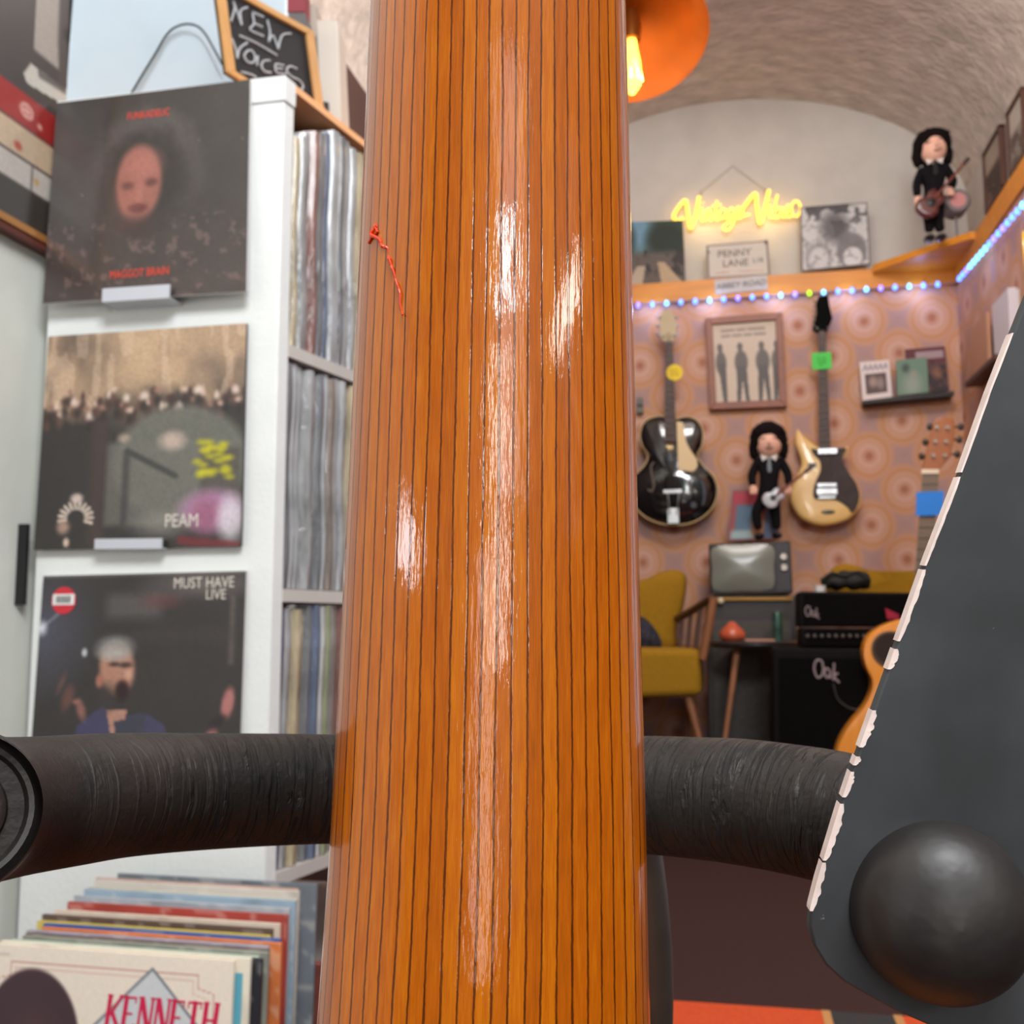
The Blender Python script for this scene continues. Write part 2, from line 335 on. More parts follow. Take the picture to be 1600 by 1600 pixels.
# ================================================================== GUITAR NECK (foreground)
def neck_mat():
    m = bpy.data.materials.new('striped lacquered wood'); m.use_nodes = True; nt = m.node_tree; N = nt.nodes; L = nt.links; b = N['Principled BSDF']
    uv = N.new('ShaderNodeAttribute'); uv.attribute_name = 'strip'; sp = N.new('ShaderNodeSeparateXYZ'); L.new(uv.outputs['Vector'], sp.inputs[0])
    def M(op, a, bb=None):
        n = N.new('ShaderNodeMath'); n.operation = op
        for i, v in enumerate((a, bb)):
            if v is None: continue
            if isinstance(v, (int, float)): n.inputs[i].default_value = v
            else: L.new(v, n.inputs[i])
        return n.outputs[0]
    def noise(scale, vec, det=3):
        n = N.new('ShaderNodeTexNoise'); n.inputs['Scale'].default_value = scale; n.inputs['Detail'].default_value = det
        mp = N.new('ShaderNodeMapping'); mp.inputs['Scale'].default_value = vec; L.new(uv.outputs['Vector'], mp.inputs[0]); L.new(mp.outputs[0], n.inputs['Vector']); return n.outputs['Fac']
    u = M('MULTIPLY', sp.outputs['X'], 30.0)
    wob = M('MULTIPLY', M('SUBTRACT', noise(1, (14, 9, 1), 2), .5), .30)
    jit = M('MULTIPLY', M('SUBTRACT', noise(1, (60, 160, 1), 2), .5), .10)
    u2 = M('ADD', M('ADD', u, wob), jit)
    dd = M('ABSOLUTE', M('SUBTRACT', M('FRACT', u2), .5))
    wd = M('ADD', .05, M('MULTIPLY', noise(1, (40, 26, 1), 2), .08))
    ln = M('SUBTRACT', 1.0, M('DIVIDE', dd, wd)); ln = M('MINIMUM', M('MAXIMUM', M('MULTIPLY', ln, 2.2), 0), 1)
    ln = M('MULTIPLY', ln, M('ADD', .55, M('MULTIPLY', noise(1, (50, 60, 1), 3), .7)))
    ln = M('MULTIPLY', M('MINIMUM', ln, .95), .88)
    # per-strip tone
    fl = M('FLOOR', M('ADD', u2, .5)); wn = N.new('ShaderNodeTexWhiteNoise'); wn.noise_dimensions = '1D'; L.new(fl, wn.inputs['W'])
    tone = M('ADD', M('MULTIPLY', wn.outputs['Value'], .22), M('ADD', .13, M('MULTIPLY', noise(1, (90, 26, 1), 4), .5)))
    fine = noise(1, (420, 60, 1), 3)
    tone = M('SUBTRACT', M('ADD', tone, M('MULTIPLY', fine, .40)), .14)
    r = N.new('ShaderNodeValToRGB'); cr = r.color_ramp
    cr.elements[0].position = .2; cr.elements[0].color = (*lin((140, 68, 2)), 1); cr.elements[1].position = .85; cr.elements[1].color = (*lin((205, 118, 8)), 1)
    e = cr.elements.new(.5); e.color = (*lin((176, 88, 3)), 1)
    L.new(tone, r.inputs[0])
    mx = N.new('ShaderNodeMixRGB'); L.new(ln, mx.inputs[0]); L.new(r.outputs[0], mx.inputs[1]); mx.inputs[2].default_value = (*lin((44, 10, 1)), 1)
    L.new(mx.outputs[0], b.inputs['Base Color']); b.inputs['Roughness'].default_value = .35
    b.inputs['Specular IOR Level'].default_value = .2; b.inputs['Coat Weight'].default_value = .9; b.inputs['Coat Roughness'].default_value = .03; b.inputs['Coat IOR'].default_value = 1.5
    b.inputs['Coat Tint'].default_value = (1, .97, .93, 1)
    bp = N.new('ShaderNodeBump'); bp.inputs['Strength'].default_value = .35; bp.inputs['Distance'].default_value = .00035
    h = M('ADD', M('MULTIPLY', noise(1, (40, 22, 1), 2), .6), M('MULTIPLY', noise(1, (160, 90, 1), 3), .22))
    h = M('SUBTRACT', h, M('MULTIPLY', ln, .10))
    L.new(h, bp.inputs['Height']); L.new(bp.outputs[0], b.inputs['Coat Normal'])
    bp2 = N.new('ShaderNodeBump'); bp2.inputs['Strength'].default_value = .3; bp2.inputs['Distance'].default_value = .0002; L.new(fine, bp2.inputs['Height']); L.new(bp2.outputs[0], b.inputs['Normal'])
    return m
nm = neck_mat()
Lp = [(-700, 612), (-300, 594), (0, 579), (280, 567), (560, 554), (850, 540), (1100, 528), (1320, 516), (1460, 506), (1600, 496), (1850, 470)]
Rp = [(-700, 950), (-300, 966), (0, 978), (280, 985), (500, 990), (1000, 1002), (1200, 1008), (1400, 1012), (1600, 1016), (1850, 1028)]
def interp(T, y): return float(np.interp(y, [a for a, _ in T], [b for _, b in T]))
def nd(py): return .178-(.020)*(py/1600)
rows = np.linspace(-700, 1850, 60); KN = 72; nv = []; st = []; eL = []; eR = []; bk = []
for ri, py in enumerate(rows):
    d = nd(py)*1.035; A = at_d(interp(Lp, py)+2, py, d); B = at_d(interp(Rp, py)-2, py, d); mid = (A+B)/2; W_ = (B-A)/2; hw = W_.length
    back = fwd*-1; back = (back-W_*(back.dot(W_)/hw**2)); hgt = hw*.72
    ps = []
    for i in range(KN+1):
        t = math.pi*(1-i/KN); c, s_ = math.cos(t), math.sin(t)
        ps.append(mid+W_*(math.copysign(abs(c)**.95, c))+back*hgt*(s_**.86))
    ln_ = [0]
    for a, b_ in zip(ps[:-1], ps[1:]): ln_.append(ln_[-1]+(b_-a).length)
    for p, l in zip(ps, ln_): nv.append(p); st.append((l/ln_[-1], ri/60*1.0, 0))
    eL.append(A); eR.append(B); bk.append(back)
root_loc = Vector((eL[-1].x*.5+eR[-1].x*.5, eL[-1].y*.5+eR[-1].y*.5, .06))
gt = thing('guitar', 'glossy striped amber wood guitar neck seen from behind, filling the middle', 'guitar', root_loc)
mb = MB(); mb.add(nv, [(r*(KN+1)+i, r*(KN+1)+i+1, (r+1)*(KN+1)+i+1, (r+1)*(KN+1)+i) for r in range(59) for i in range(KN)])
nk = obj('neck', mb, nm, gt, smooth=180)
at = nk.data.attributes.new('strip', 'FLOAT_VECTOR', 'POINT'); at.data.foreach_set('vector', np.array(st, np.float32).ravel())
cream = mat('aged cream binding', (232, 206, 168), .25, coat=.6)
ebony = mat('dark fretboard', (38, 24, 18), .5, var=.2, vscale=60)
for E, sgn in ((eL, -1), (eR, 1)):
    obj('binding', MB().tube([e-b_*.0012+rgt*(-sgn*.0007) for e, b_ in zip(E, bk)], .0008, 8), cream, gt, smooth=60)
fb = MB()
fbv = []
for A, B, b_ in zip(eL, eR, bk):
    Wd = (B-A).normalized()*.0012
    fbv += [A+Wd-b_*.0006, B-Wd-b_*.0006, B-Wd*1.4-b_*.0075, A+Wd*1.4-b_*.0075]
fb.add(fbv, [(4*i+k, 4*i+(k+1) % 4, 4*i+4+(k+1) % 4, 4*i+4+k) for i in range(59) for k in range(4)]+[(0, 1, 2, 3)])
obj('fretboard', fb, ebony, gt)
# headstock above the frame and body under it
T0, T1 = (eL[0]+eR[0])/2, (eL[-1]+eR[-1])/2; ax = (T0-T1).normalized(); Wn = (eR[0]-eL[0]).normalized(); nb = Wn.cross(ax)
hs = MB().prism([T0+Wn*x+ax*z+nb*.002 for x, z in ((-.018, -.01), (.018, -.01), (.034, .02), (.038, .12), (.02, .14), (0, .13), (-.02, .14), (-.038, .12), (-.034, .02))], nb*.014)
obj('headstock', hs, nm, gt, bevel=.002)
for sx_ in (-1, 1):
    for q in range(3):
        c = T0+Wn*sx_*.038+ax*(.035+q*.033)+nb*.009
        obj('tuning_peg', MB().tube([c, c+Wn*sx_*.012], .003).ball(c+Wn*sx_*.018, .009, sc=(.9, .6, .8)), mat('nickel', (190, 190, 190), .2, 1), gt, smooth=60)
bd = [(0, -.004), (.03, -.004), (.05, .0), (.09, .005), (.125, -.03), (.128, -.08), (.105, -.13), (.10, -.17), (.13, -.22), (.165, -.30), (.16, -.38), (.11, -.44), (0, -.46)]
bd = bd+[(-x, z) for x, z in bd[-2:0:-1]]
axd = Vector((0, 0, 1)); nb2 = Vector((0, 1, 0)); Bc = Vector((T1.x, T1.y+.0, .585))
bo = smooth_outline([Bc+Vector((1, 0, 0))*x+axd*z for x, z in bd], 4); cb = Bc+axd*-.22
nb3 = Vector((0, 1, 0))
obj('body', MB().dome(bo, cb, nb3, [(.0, -.004), (.7, -.003), (.96, .0), (1, .006), (1, .085), (.97, .09), (0, .09)]), nm, gt, smooth=50)
# heel block joins neck to body
obj('heel', MB().hexa([eL[-1]-bk[-1]*.002, eR[-1]-bk[-1]*.002, eR[-1]-bk[-1]*-.008, eL[-1]-bk[-1]*-.008], [Bc+Vector((-.028, .03, -.03)), Bc+Vector((.028, .03, -.03)), Bc+Vector((.028, -.002, -.03)), Bc+Vector((-.028, -.002, -.03))]), nm, gt, bevel=.002)
# red reflection on the lacquer, modelled as a thin raised squiggle, upper left
def on_neck(px, py, lift=.0003):
    r = int(np.clip(round((py+700)/2550*59), 0, 59)); best = None
    for rr in (r,):
        row = nv[rr*(KN+1):(rr+1)*(KN+1)]
        def proj(p): q = p-CAM; return 800+F*q.dot(rgt)/q.dot(fwd), 800-F*q.dot(upv)/q.dot(fwd)
        best = min(row, key=lambda p: abs(proj(p)[0]-px))
    d = (best-CAM).dot(fwd); return at_d(px, py, d-lift-.0004)
redm = mat('red crayon', (236, 62, 14), .4)
sq = [(585, 352), (590, 362), (580, 372), (576, 380)]; sq2 = [(590, 352), (580, 366), (592, 374), (598, 385), (606, 388), (607, 400), (612, 415), (616, 428), (620, 440), (625, 458), (626, 474), (630, 492)]
sm = MB(); sm.tube([on_neck(*p) for p in sq], .00022, 6); sm.tube([on_neck(*p) for p in smooth_outline([Vector((a+random.uniform(-1, 1), b)) for a, b in sq2], 3, False)], [.00034-.0000065*i for i in range(34)], 6)
o = obj('red_mark', sm, redm, gt); o['label'] = 'thin red squiggle'

# ================================================================== STAND: padded arms, upright
foamm = bpy.data.materials.new('black foam rubber'); foamm.use_nodes = True
def foam():
    nt = foamm.node_tree; N = nt.nodes; L = nt.links; b = N['Principled BSDF']
    b.inputs['Roughness'].default_value = .55; b.inputs['Specular IOR Level'].default_value = .45
    uv = N.new('ShaderNodeAttribute'); uv.attribute_name = 'arm'
    mp = N.new('ShaderNodeMapping'); mp.inputs['Scale'].default_value = (42, 1.5, 1); L.new(uv.outputs['Vector'], mp.inputs[0])
    n = N.new('ShaderNodeTexNoise'); n.inputs['Scale'].default_value = 1; n.inputs['Detail'].default_value = 5; n.inputs['Distortion'].default_value = 1.1; L.new(mp.outputs[0], n.inputs[0])
    r = N.new('ShaderNodeValToRGB'); r.color_ramp.elements[0].position = .46; r.color_ramp.elements[1].position = .56; L.new(n.outputs['Fac'], r.inputs[0])
    sp = N.new('ShaderNodeSeparateXYZ'); L.new(uv.outputs['Vector'], sp.inputs[0])
    mul = N.new('ShaderNodeMath'); mul.operation = 'MULTIPLY'; L.new(r.outputs[0], mul.inputs[0]); L.new(sp.outputs['Z'], mul.inputs[1])
    f = N.new('ShaderNodeTexNoise'); f.inputs['Scale'].default_value = 900; tc = N.new('ShaderNodeTexCoord'); L.new(tc.outputs['Object'], f.inputs[0])
    ad = N.new('ShaderNodeMath'); ad.operation = 'MULTIPLY_ADD'; L.new(f.outputs['Fac'], ad.inputs[0]); ad.inputs[1].default_value = .22; L.new(mul.outputs[0], ad.inputs[2])
    bp = N.new('ShaderNodeBump'); bp.inputs['Strength'].default_value = .8; bp.inputs['Distance'].default_value = .0009; L.new(ad.outputs[0], bp.inputs['Height']); L.new(bp.outputs[0], b.inputs['Normal'])
    g = N.new('ShaderNodeTexNoise'); g.inputs['Scale'].default_value = 60; g.inputs['Detail'].default_value = 4; L.new(tc.outputs['Object'], g.inputs[0])
    cr = N.new('ShaderNodeValToRGB'); cr.color_ramp.elements[0].position = .35; cr.color_ramp.elements[1].position = .75
    cr.color_ramp.elements[0].color = (*lin((22, 17, 15)), 1); cr.color_ramp.elements[1].color = (*lin((44, 35, 31)), 1); L.new(g.outputs['Fac'], cr.inputs[0])
    L.new(cr.outputs[0], b.inputs['Base Color'])
foam()
RA = .0125
def arm_obj(name, ctrl, parent, wr):
    P = smooth_outline([at_d(px, py, RA*F/rpx) for px, py, rpx in ctrl], 16, False)
    mb = MB().tube(P, RA, 48, cap=False); o = obj(name, mb, foamm, parent, smooth=180)
    a = []; n = len(P); L_ = 0
    for i in range(n):
        if i: L_ += (P[i]-P[i-1]).length
        for j in range(48): an = j/48; a.append((L_*10, abs(an-.5)*2, wr(i/(n-1))))
    at = o.data.attributes.new('arm', 'FLOAT_VECTOR', 'POINT'); at.data.foreach_set('vector', np.array(a, np.float32).ravel()); return o, P
sb = at_d(1010, 1560, .285); st_loc = (sb.x, sb.y, 0)
stand = thing('guitar_stand', 'black guitar stand with thick foam padded arms behind the striped neck', 'stand', st_loc)
la, PL = arm_obj('padded_arm', [(790, 1236, 80), (640, 1232, 81), (520, 1232, 82.5), (420, 1233, 85), (300, 1236.5, 89), (200, 1241, 94), (120, 1249, 99.5), (50, 1257, 104), (0, 1263, 109), (-40, 1267, 115), (-68, 1270, 124)], stand, lambda t: max(0, min(1, 1.9-t*2.6)))
ra, PR = arm_obj('padded_arm', [(790, 1236, 80), (900, 1238, 84), (1010, 1241, 89), (1090, 1246, 92), (1160, 1252, 95.5), (1240, 1264, 98.5), (1310, 1278, 102), (1400, 1302, 106), (1500, 1330, 110)], stand, lambda t: max(0, min(1, 3.4-t*3.6)))
rub = mat('black moulded rubber', (32, 28, 27), .42, var=.3, vscale=90, bump=.06, bscale=260)
d0 = (PL[-1]-PL[-3]).normalized(); d0 = (d0*.6+(CAM-PL[-1]).normalized()*.8+rgt*.18).normalized()
obj('end_cap', MB().lathe(PL[-1]-d0*.004, [(.0, -.002), (.0128, -.002), (.0133, .001), (.0128, .003), (.0112, .0042), (.0104, .0040), (.0098, .0030), (.0074, .0030), (.0070, .0042), (.0062, .0046), (0, .0046)], 48, d0), rub, stand, smooth=35)
steel = mat('satin black steel', (84, 78, 72), .45, metal=.3, var=.15, vscale=80, spec=.6)
U = [at_d(975, 1235, .262), at_d(998, 1330, .270), at_d(1012, 1440, .276), at_d(1018, 1540, .283), at_d(1017, 1640, .29)]
U = smooth_outline(U, 6, False); U.append(Vector((U[-1].x, U[-1].y, .12)))
obj('upright', MB().tube(U, .0060, 20), steel, stand, smooth=60)
hb = Vector((U[-1].x, U[-1].y, .14))
for k in range(3):
    a = 2*math.pi*k/3+2.6; e = Vector((hb.x+math.cos(a)*.22, hb.y+math.sin(a)*.22, .01)); obj('leg', MB().tube([hb, hb.lerp(e, .6)+Vector((0, 0, .02)), e], .008, 10), steel, stand, smooth=60)
cr_ = Vector((U[-1].x, U[-1].y, .09)); obj('cradle', MB().tube([cr_+Vector((-.11, -.1, .03)), cr_+Vector((-.1, -.02, 0)), cr_, cr_+Vector((.1, -.02, 0)), cr_+Vector((.11, -.1, .03))], .009, 10), foamm, stand, smooth=60)

# ================================================================== BLACK BOARD WITH KNOB (right foreground)
bdm = bpy.data.materials.new('matte black board'); bdm.use_nodes = True
def boardm():
    nt = bdm.node_tree; N = nt.nodes; L = nt.links; b = N['Principled BSDF']; b.inputs['Roughness'].default_value = .5; b.inputs['Specular IOR Level'].default_value = .5
    tc = N.new('ShaderNodeTexCoord'); n = N.new('ShaderNodeTexNoise'); n.inputs['Scale'].default_value = 45; n.inputs['Detail'].default_value = 6; L.new(tc.outputs['Object'], n.inputs[0])
    r = N.new('ShaderNodeValToRGB'); r.color_ramp.elements[0].position = .3; r.color_ramp.elements[1].position = .8; r.color_ramp.elements[0].color = (*lin((52, 54, 56)), 1); r.color_ramp.elements[1].color = (*lin((74, 77, 80)), 1)
    L.new(n.outputs['Fac'], r.inputs[0])
    v = N.new('ShaderNodeTexNoise'); v.inputs['Scale'].default_value = 240; v.inputs['Detail'].default_value = 5; L.new(tc.outputs['Object'], v.inputs[0])
    r2 = N.new('ShaderNodeValToRGB'); r2.color_ramp.elements[0].position = .745; r2.color_ramp.elements[1].position = .79; L.new(v.outputs['Fac'], r2.inputs[0])
    mx = N.new('ShaderNodeMixRGB'); L.new(r2.outputs[0], mx.inputs[0]); L.new(r.outputs[0], mx.inputs[1]); mx.inputs[2].default_value = (*lin((170, 172, 176)), 1); L.new(mx.outputs[0], b.inputs[0])
boardm()
DB = .166
edge = [(1632, 400), (1598, 482), (1548, 610), (1502, 740), (1452, 868), (1405, 1000), (1366, 1108), (1335, 1196), (1313, 1262), (1294, 1325), (1279, 1375), (1268, 1418), (1265, 1446), (1272, 1478), (1290, 1508), (1318, 1534), (1352, 1554), (1400, 1580), (1450, 1602), (1540, 1640), (1700, 1660), (2960, 1640), (2960, 400)]
pf = [at_d(x, y, DB) for x, y in edge]; pc = at_d(1640, 1000, DB)
bloc = Vector((pc.x, pc.y, 0)); brd = thing('display_board', 'matte black slanted board with pale chipped edge and round knob', 'board', bloc)
obj('panel', MB().prism(pf, fwd*.0022), bdm, brd, bevel=.0004)
chip = mat('chipped pale wood edge', (240, 220, 212), .8, var=.12, vscale=200)
# pale worn strip along the edge, broken where the paint survives
segs = [((1586, 520), (1504, 738), .00022), ((1502, 745), (1446, 884), .0004), ((1444, 890), (1402, 1002), .00085), ((1397, 1014), (1387, 1046), .0012), ((1366, 1110), (1345, 1168), .0014), ((1341, 1182), (1337, 1196), .0011), ((1333, 1206), (1320, 1246), .0011), ((1317, 1256), (1290, 1345), .0015), ((1289, 1348), (1268, 1424), .0013)]
rs = random.Random(3)
for (a, b_, wdt) in segs:
    n = 14; Lf = []; Rt = []
    for i in range(n+1):
        t = i/n; x = float(np.interp(a[1]+(b_[1]-a[1])*t, [e[1] for e in edge[:13]], [e[0] for e in edge[:13]]))+1; y = a[1]+(b_[1]-a[1])*t
        p = at_d(x-.6, y, DB-.0001); tp = .35+.65*math.sin(math.pi*min(1, max(0, t)))**.5
        Lf.append(p+fwd*.0023-rgt*.00012); Rt.append(p+rgt*wdt*.62*tp*(.7+.5*rs.random()))
    vs = []
    for l, r_ in zip(Lf, Rt): vs += [l, l-fwd*.0022-rgt*.0001, r_, r_+fwd*.0004]
    obj('worn_edge', MB().add(vs, [(4*i+k, 4*i+k+1, 4*i+5+k, 4*i+4+k) for i in range(n) for k in range(3)]), chip, brd)
kc = at_d(1466, 1421, DB-.0008); kd = (CAM-kc).normalized()*.35+fwd*-.65
kn = [(.0139, .0), (.0141, .0012), (.0139, .0030), (.0132, .0055), (.0118, .0080), (.0095, .0102), (.0065, .0118), (.0033, .0126), (0, .0128)]
o = obj('knob', MB().lathe(kc, kn, 64, kd), mat('worn black rubber', (40, 36, 35), .46, var=.35, vscale=60, bump=.10, bscale=55), brd, smooth=80); o['label'] = 'round black rubber knob'
pb = at_d(2900, 1300, DB+.012)
obj('post', MB().tube([at_d(2900, 500, DB+.012), pb, Vector((pb.x, pb.y, .0))], .008, 12), steel, brd, smooth=60)
obj('foot', MB().lathe((pb.x, pb.y, 0), [(0, 0), (.05, 0), (.05, .03), (.02, .035), (0, .035)], 32), steel, brd, smooth=40)

# ================================================================== RECORD UNIT (left)
YU = at_d(240, 960, 1.6).y
white = mat('white painted board', (232, 234, 232), .55, var=.03, vscale=10, bump=.12, bscale=120)
greyw = mat('grey white shelf board', (196, 190, 184), .6, var=.08)
TL, TR = at_y(53, 166, YU), at_y(427, 119, YU); Ztop = (TL.z+TR.z)/2; xl, xr = -1.085, at_y(428, 800, YU).x
sdir = (rgt*.437+Vector((fwd.x, fwd.y, 0)).normalized()).normalized()
unit = thing('record_rack', 'tall white record rack with albums displayed on its front board', 'rack', ((xl+xr)/2, YU+.2, 0))
c0 = Vector((xl, YU, 0)); c1 = Vector((xr, YU, 0)); Ls = .95; nT = .028
c2 = c1+sdir*nT; c3 = c0+sdir*nT
def slab(name, pl, z0, z1, m, parent=unit, **k): return obj(name, MB().prism([Vector((p.x, p.y, z0)) for p in pl], (0, 0, z1-z0)), m, parent, **k)
slab('front_board', [c0, c1, c2, c3], 0, Ztop-.042, white, bevel=.002)
e2 = c1+sdir*Ls; e3 = Vector((xl+.002, e2.y, 0))
slab('top_board', [c0+Vector((0, -.004, 0)), c1+Vector((.003, -.004, 0)), c1+sdir*nT+Vector((.003, 0, 0)), c3], Ztop-.042, Ztop, white, bevel=.002)
slab('back_board', [c3, c3+Vector((.02, 0, 0)), e3+Vector((.02, 0, 0)), e3], 0, Ztop-.045, greyw)
org = mat('translucent orange plastic', (255, 186, 130), .35)  # orange of the lamp light on the top plank, put into the colour
slab('rack_lid', [c3, c2, e2, e3], Ztop-.012, Ztop, org)
def side(px): return 1.0722/(.437-(px-800)/F)
def side_pt(px, py): return at_d(px, py, side(px))
zsh = [side_pt(446, 545).z, side_pt(446, 929).z, side_pt(446, 1352).z]
for z in zsh+[.12]: slab('shelf', [c3, c2, e2, e3], z-.012, z+.008, greyw)
# plastic sleeved records packed in the three open shelves
def sleeve_mat(key, rgb, rough=.3):
    if key in MATS: return MATS[key]
    m = mat(key, rgb, rough, var=.4, vscale=20, bump=1.6, bscale=16, coat=.45, stretch=(2.5, 2.5, .5)); return m
pal0 = {'clear': (190, 190, 190), 'cream': (222, 204, 168), 'grey': (140, 142, 146), 'silver': (206, 208, 210), 'blue': (120, 134, 160), 'dark': (92, 84, 84), 'violet': (92, 84, 128), 'green': (170, 176, 140), 'rose': (160, 110, 100), 'white': (225, 225, 222), 'taupe': (156, 140, 130)}
pal = {k: tuple(c*.80 for c in v) for k, v in pal0.items()}
tops = [(474, 205), (474, 566), (474, 946)]
fills = [['taupe', 'cream', 'clear', 'clear', 'rose', 'grey', 'blue', 'silver', 'silver', 'grey', 'clear', 'silver', 'cream', 'dark', 'grey', 'white'],
         ['grey', 'silver', 'silver', 'clear', 'white', 'grey', 'silver', 'taupe', 'clear', 'silver', 'blue', 'cream', 'grey', 'silver', 'dark', 'clear'],
         ['violet', 'clear', 'cream', 'cream', 'grey', 'blue', 'white', 'green', 'clear', 'taupe', 'rose', 'grey', 'silver', 'cream', 'dark', 'clear']]
words = {'clear': 'clear', 'cream': 'cream', 'grey': 'grey', 'silver': 'silvery', 'blue': 'blue grey', 'dark': 'dark', 'violet': 'violet', 'green': 'pale green', 'rose': 'dusty rose', 'white': 'white', 'taupe': 'taupe'}
ords = ['nearest', 'second', 'third', 'fourth', 'fifth', 'sixth', 'seventh', 'eighth', 'ninth', 'tenth', 'eleventh', 'twelfth', 'thirteenth', 'fourteenth', 'fifteenth', 'sixteenth']
perp = Vector((-sdir.y, sdir.x, 0))
for s_ in range(3):
    zt = side_pt(*tops[s_]).z; zt = min(zt, zsh[s_-1]-.014) if s_ else zt; zb = zsh[s_]+.008; d = nT+.004
    for i, c in enumerate(fills[s_]):
        th = .0125+.008*random.random(); inset = .004+.012*random.random(); base = c1+sdir*(d+th/2); hh = min(zt+(.008*i if s_ == 0 else 0), Ztop-.016 if s_ == 0 else zt)-zb-.010*random.random()
        n = 8; vs = []
        off = base+Vector((-inset, 0, 0)); Wd = Vector((-.300, 0, 0))
        for j in range(n+1):
            z = zb+.0015+hh*j/n; wv = .0012*math.sin(j*1.1)*(1 if 0 < j < n else 0); tt = th*.46
            for sg, fx in ((-1, 0), (-.5, .0025), (.5, .0025), (1, 0)): vs.append(off+sdir*(tt*sg+wv)+Vector((fx+wv, 0, z)))
            vs += [off+Wd+sdir*tt+Vector((0, 0, z)), off+Wd-sdir*tt+Vector((0, 0, z))]
        fs = [(6*j+k, 6*j+(k+1) % 6, 6*j+6+(k+1) % 6, 6*j+6+k) for j in range(n) for k in range(6)]+[tuple(range(6)), tuple(range(6*n, 6*n+6))]
        o = obj('record', MB().add(vs, fs), sleeve_mat('sleeve '+c, pal[c]), origin=(off.x, off.y, zb), smooth=50)
        tag(o, '%s plastic-sleeved record, %s from the front board on the %s open shelf' % (words[c], ords[i], ('top', 'middle', 'lower')[s_]), 'record', 'records on the %s side shelf' % ('top', 'middle', 'lower')[s_]); d += th+.0006

# front albums
prm = print_mat('printed sleeve glossy', .3, .35); pmat = print_mat('printed matte', .6); black_edge = mat('sleeve edge', (60, 54, 52), .6); whitee = mat('white sleeve edge', (214, 212, 210), .6)
acry = mat('milky acrylic ledge', (196, 198, 206), .25, coat=.4)
def album(px4, Yt, Yb, th, label, art, edge, ledge=None):
    q = [at_y(*px4[0], Yt), at_y(*px4[1], Yt), at_y(*px4[2], Yb), at_y(*px4[3], Yb)]; bc = (q[2]+q[3])/2
    t = thing('record_album', label, 'album', bc, 'albums displayed on the white board')
    n = (q[1]-q[0]).cross(q[3]-q[0]).normalized(); n = n if n.y > 0 else -n
    obj('sleeve', MB().hexa(q, [p+n*th for p in q]), edge, t); art_obj('cover_print', art, q, -n*.0004, prm, t)
    if ledge:
        l0, l1 = at_y(ledge[0], ledge[1], Yb-.012), at_y(ledge[2], ledge[3], Yb-.012); hh = ledge[4]/F*1.6
        m = MB().hexa([l0, l1, l1-Vector((0, 0, hh)), l0-Vector((0, 0, hh))], [p+Vector((0, .003, 0)) for p in (l0, l1, l1-Vector((0, 0, hh)), l0-Vector((0, 0, hh)))])
        lo, l1_ = l0-Vector((0, 0, hh)), l1-Vector((0, 0, hh)); m.hexa([lo, l1_, l1_+Vector((0, 0, -.002)), lo+Vector((0, 0, -.002))], [Vector((p.x, YU+.001, p.z)) for p in (lo, l1_, l1_+Vector((0, 0, -.002)), lo+Vector((0, 0, -.002)))])
        obj('ledge', m, acry, unit)
    return t, q, n
A = Art(150, 150, (66, 60, 56)); f = A.fbm(7, 7, 3); A.mix(f*.5, (44, 36, 34)); A.mix(np.clip(A.V*1.2-.5, 0, 1)*A.fbm(14, 14, 9)*.7, (104, 76, 74))
A.mix((A.fbm(26, 26, 21) > .66)*(A.V > .62)*.5, (132, 104, 98)); A.mix((A.vn(60, 60, 5) > .985)*.6, (190, 180, 170))
R_ = np.hypot((A.U-.49)/.27, (A.V-.42)/.31)+(A.fbm(18, 18, 4)-.5)*.28; A.mix(np.clip((1.05-R_)*4, 0, 1)*.8, (52, 45, 43)); A.mix(np.clip((1.2-R_)*3, 0, 1)*np.clip((R_-.62)*3, 0, 1)*np.clip(.95-A.V*1.3, 0, 1), (98, 90, 90)); A.mix(np.clip((.7-R_)*4, 0, 1)*.6, (46, 38, 36))
A.ell(.455, .45, .115, .185, (150, 94, 82), .12); A.ell(.47, .36, .085, .07, (172, 108, 96), .6, .7); A.ell(.40, .46, .03, .02, (84, 48, 44), .5, .8); A.ell(.52, .45, .03, .02, (84, 48, 44), .5, .8)
A.ell(.46, .50, .022, .05, (176, 112, 98), .6, .6); A.ell(.455, .57, .05, .022, (96, 46, 44), .3, .9); A.ell(.40, .55, .05, .09, (168, 104, 92), .9, .3); A.ell(.47, .66, .09, .05, (70, 48, 46), .8, .7)
A.grain(.12)
alb1, q1, n1 = album([(89, 161), (391, 124), (385, 455), (67, 474)], YU-.012, YU-.030, .007, 'topmost album, dark sleeve with a face under a halo of hair and red lettering', A, whitee, (160, 451, 265, 444, 20))
letter = mat('red ink', (226, 70, 50), .5)
def place_text(txt, q, n, u, v, size, m, parent, name='lettering', shear=0, lift=.0009, sx=1, ang=0):
    tl, tr, br, bl = q; o_ = tl.lerp(tr, u).lerp(bl.lerp(br, u), v)-n*lift; x = (tr-tl).normalized(); y = (tl-bl).normalized()
    if ang: x, y = x*math.cos(ang)+y*math.sin(ang), y*math.cos(ang)-x*math.sin(ang)
    return obj(name, text_mb(txt, size, frameM(o_, x, y), shear, .0002, sx), m, parent)
place_text('FUNKADELIC', q1, n1, .49, .115, .0175, letter, alb1, sx=.74)
place_text('MAGGOT BRAIN', q1, n1, .48, .885, .019, letter, alb1, sx=.74)
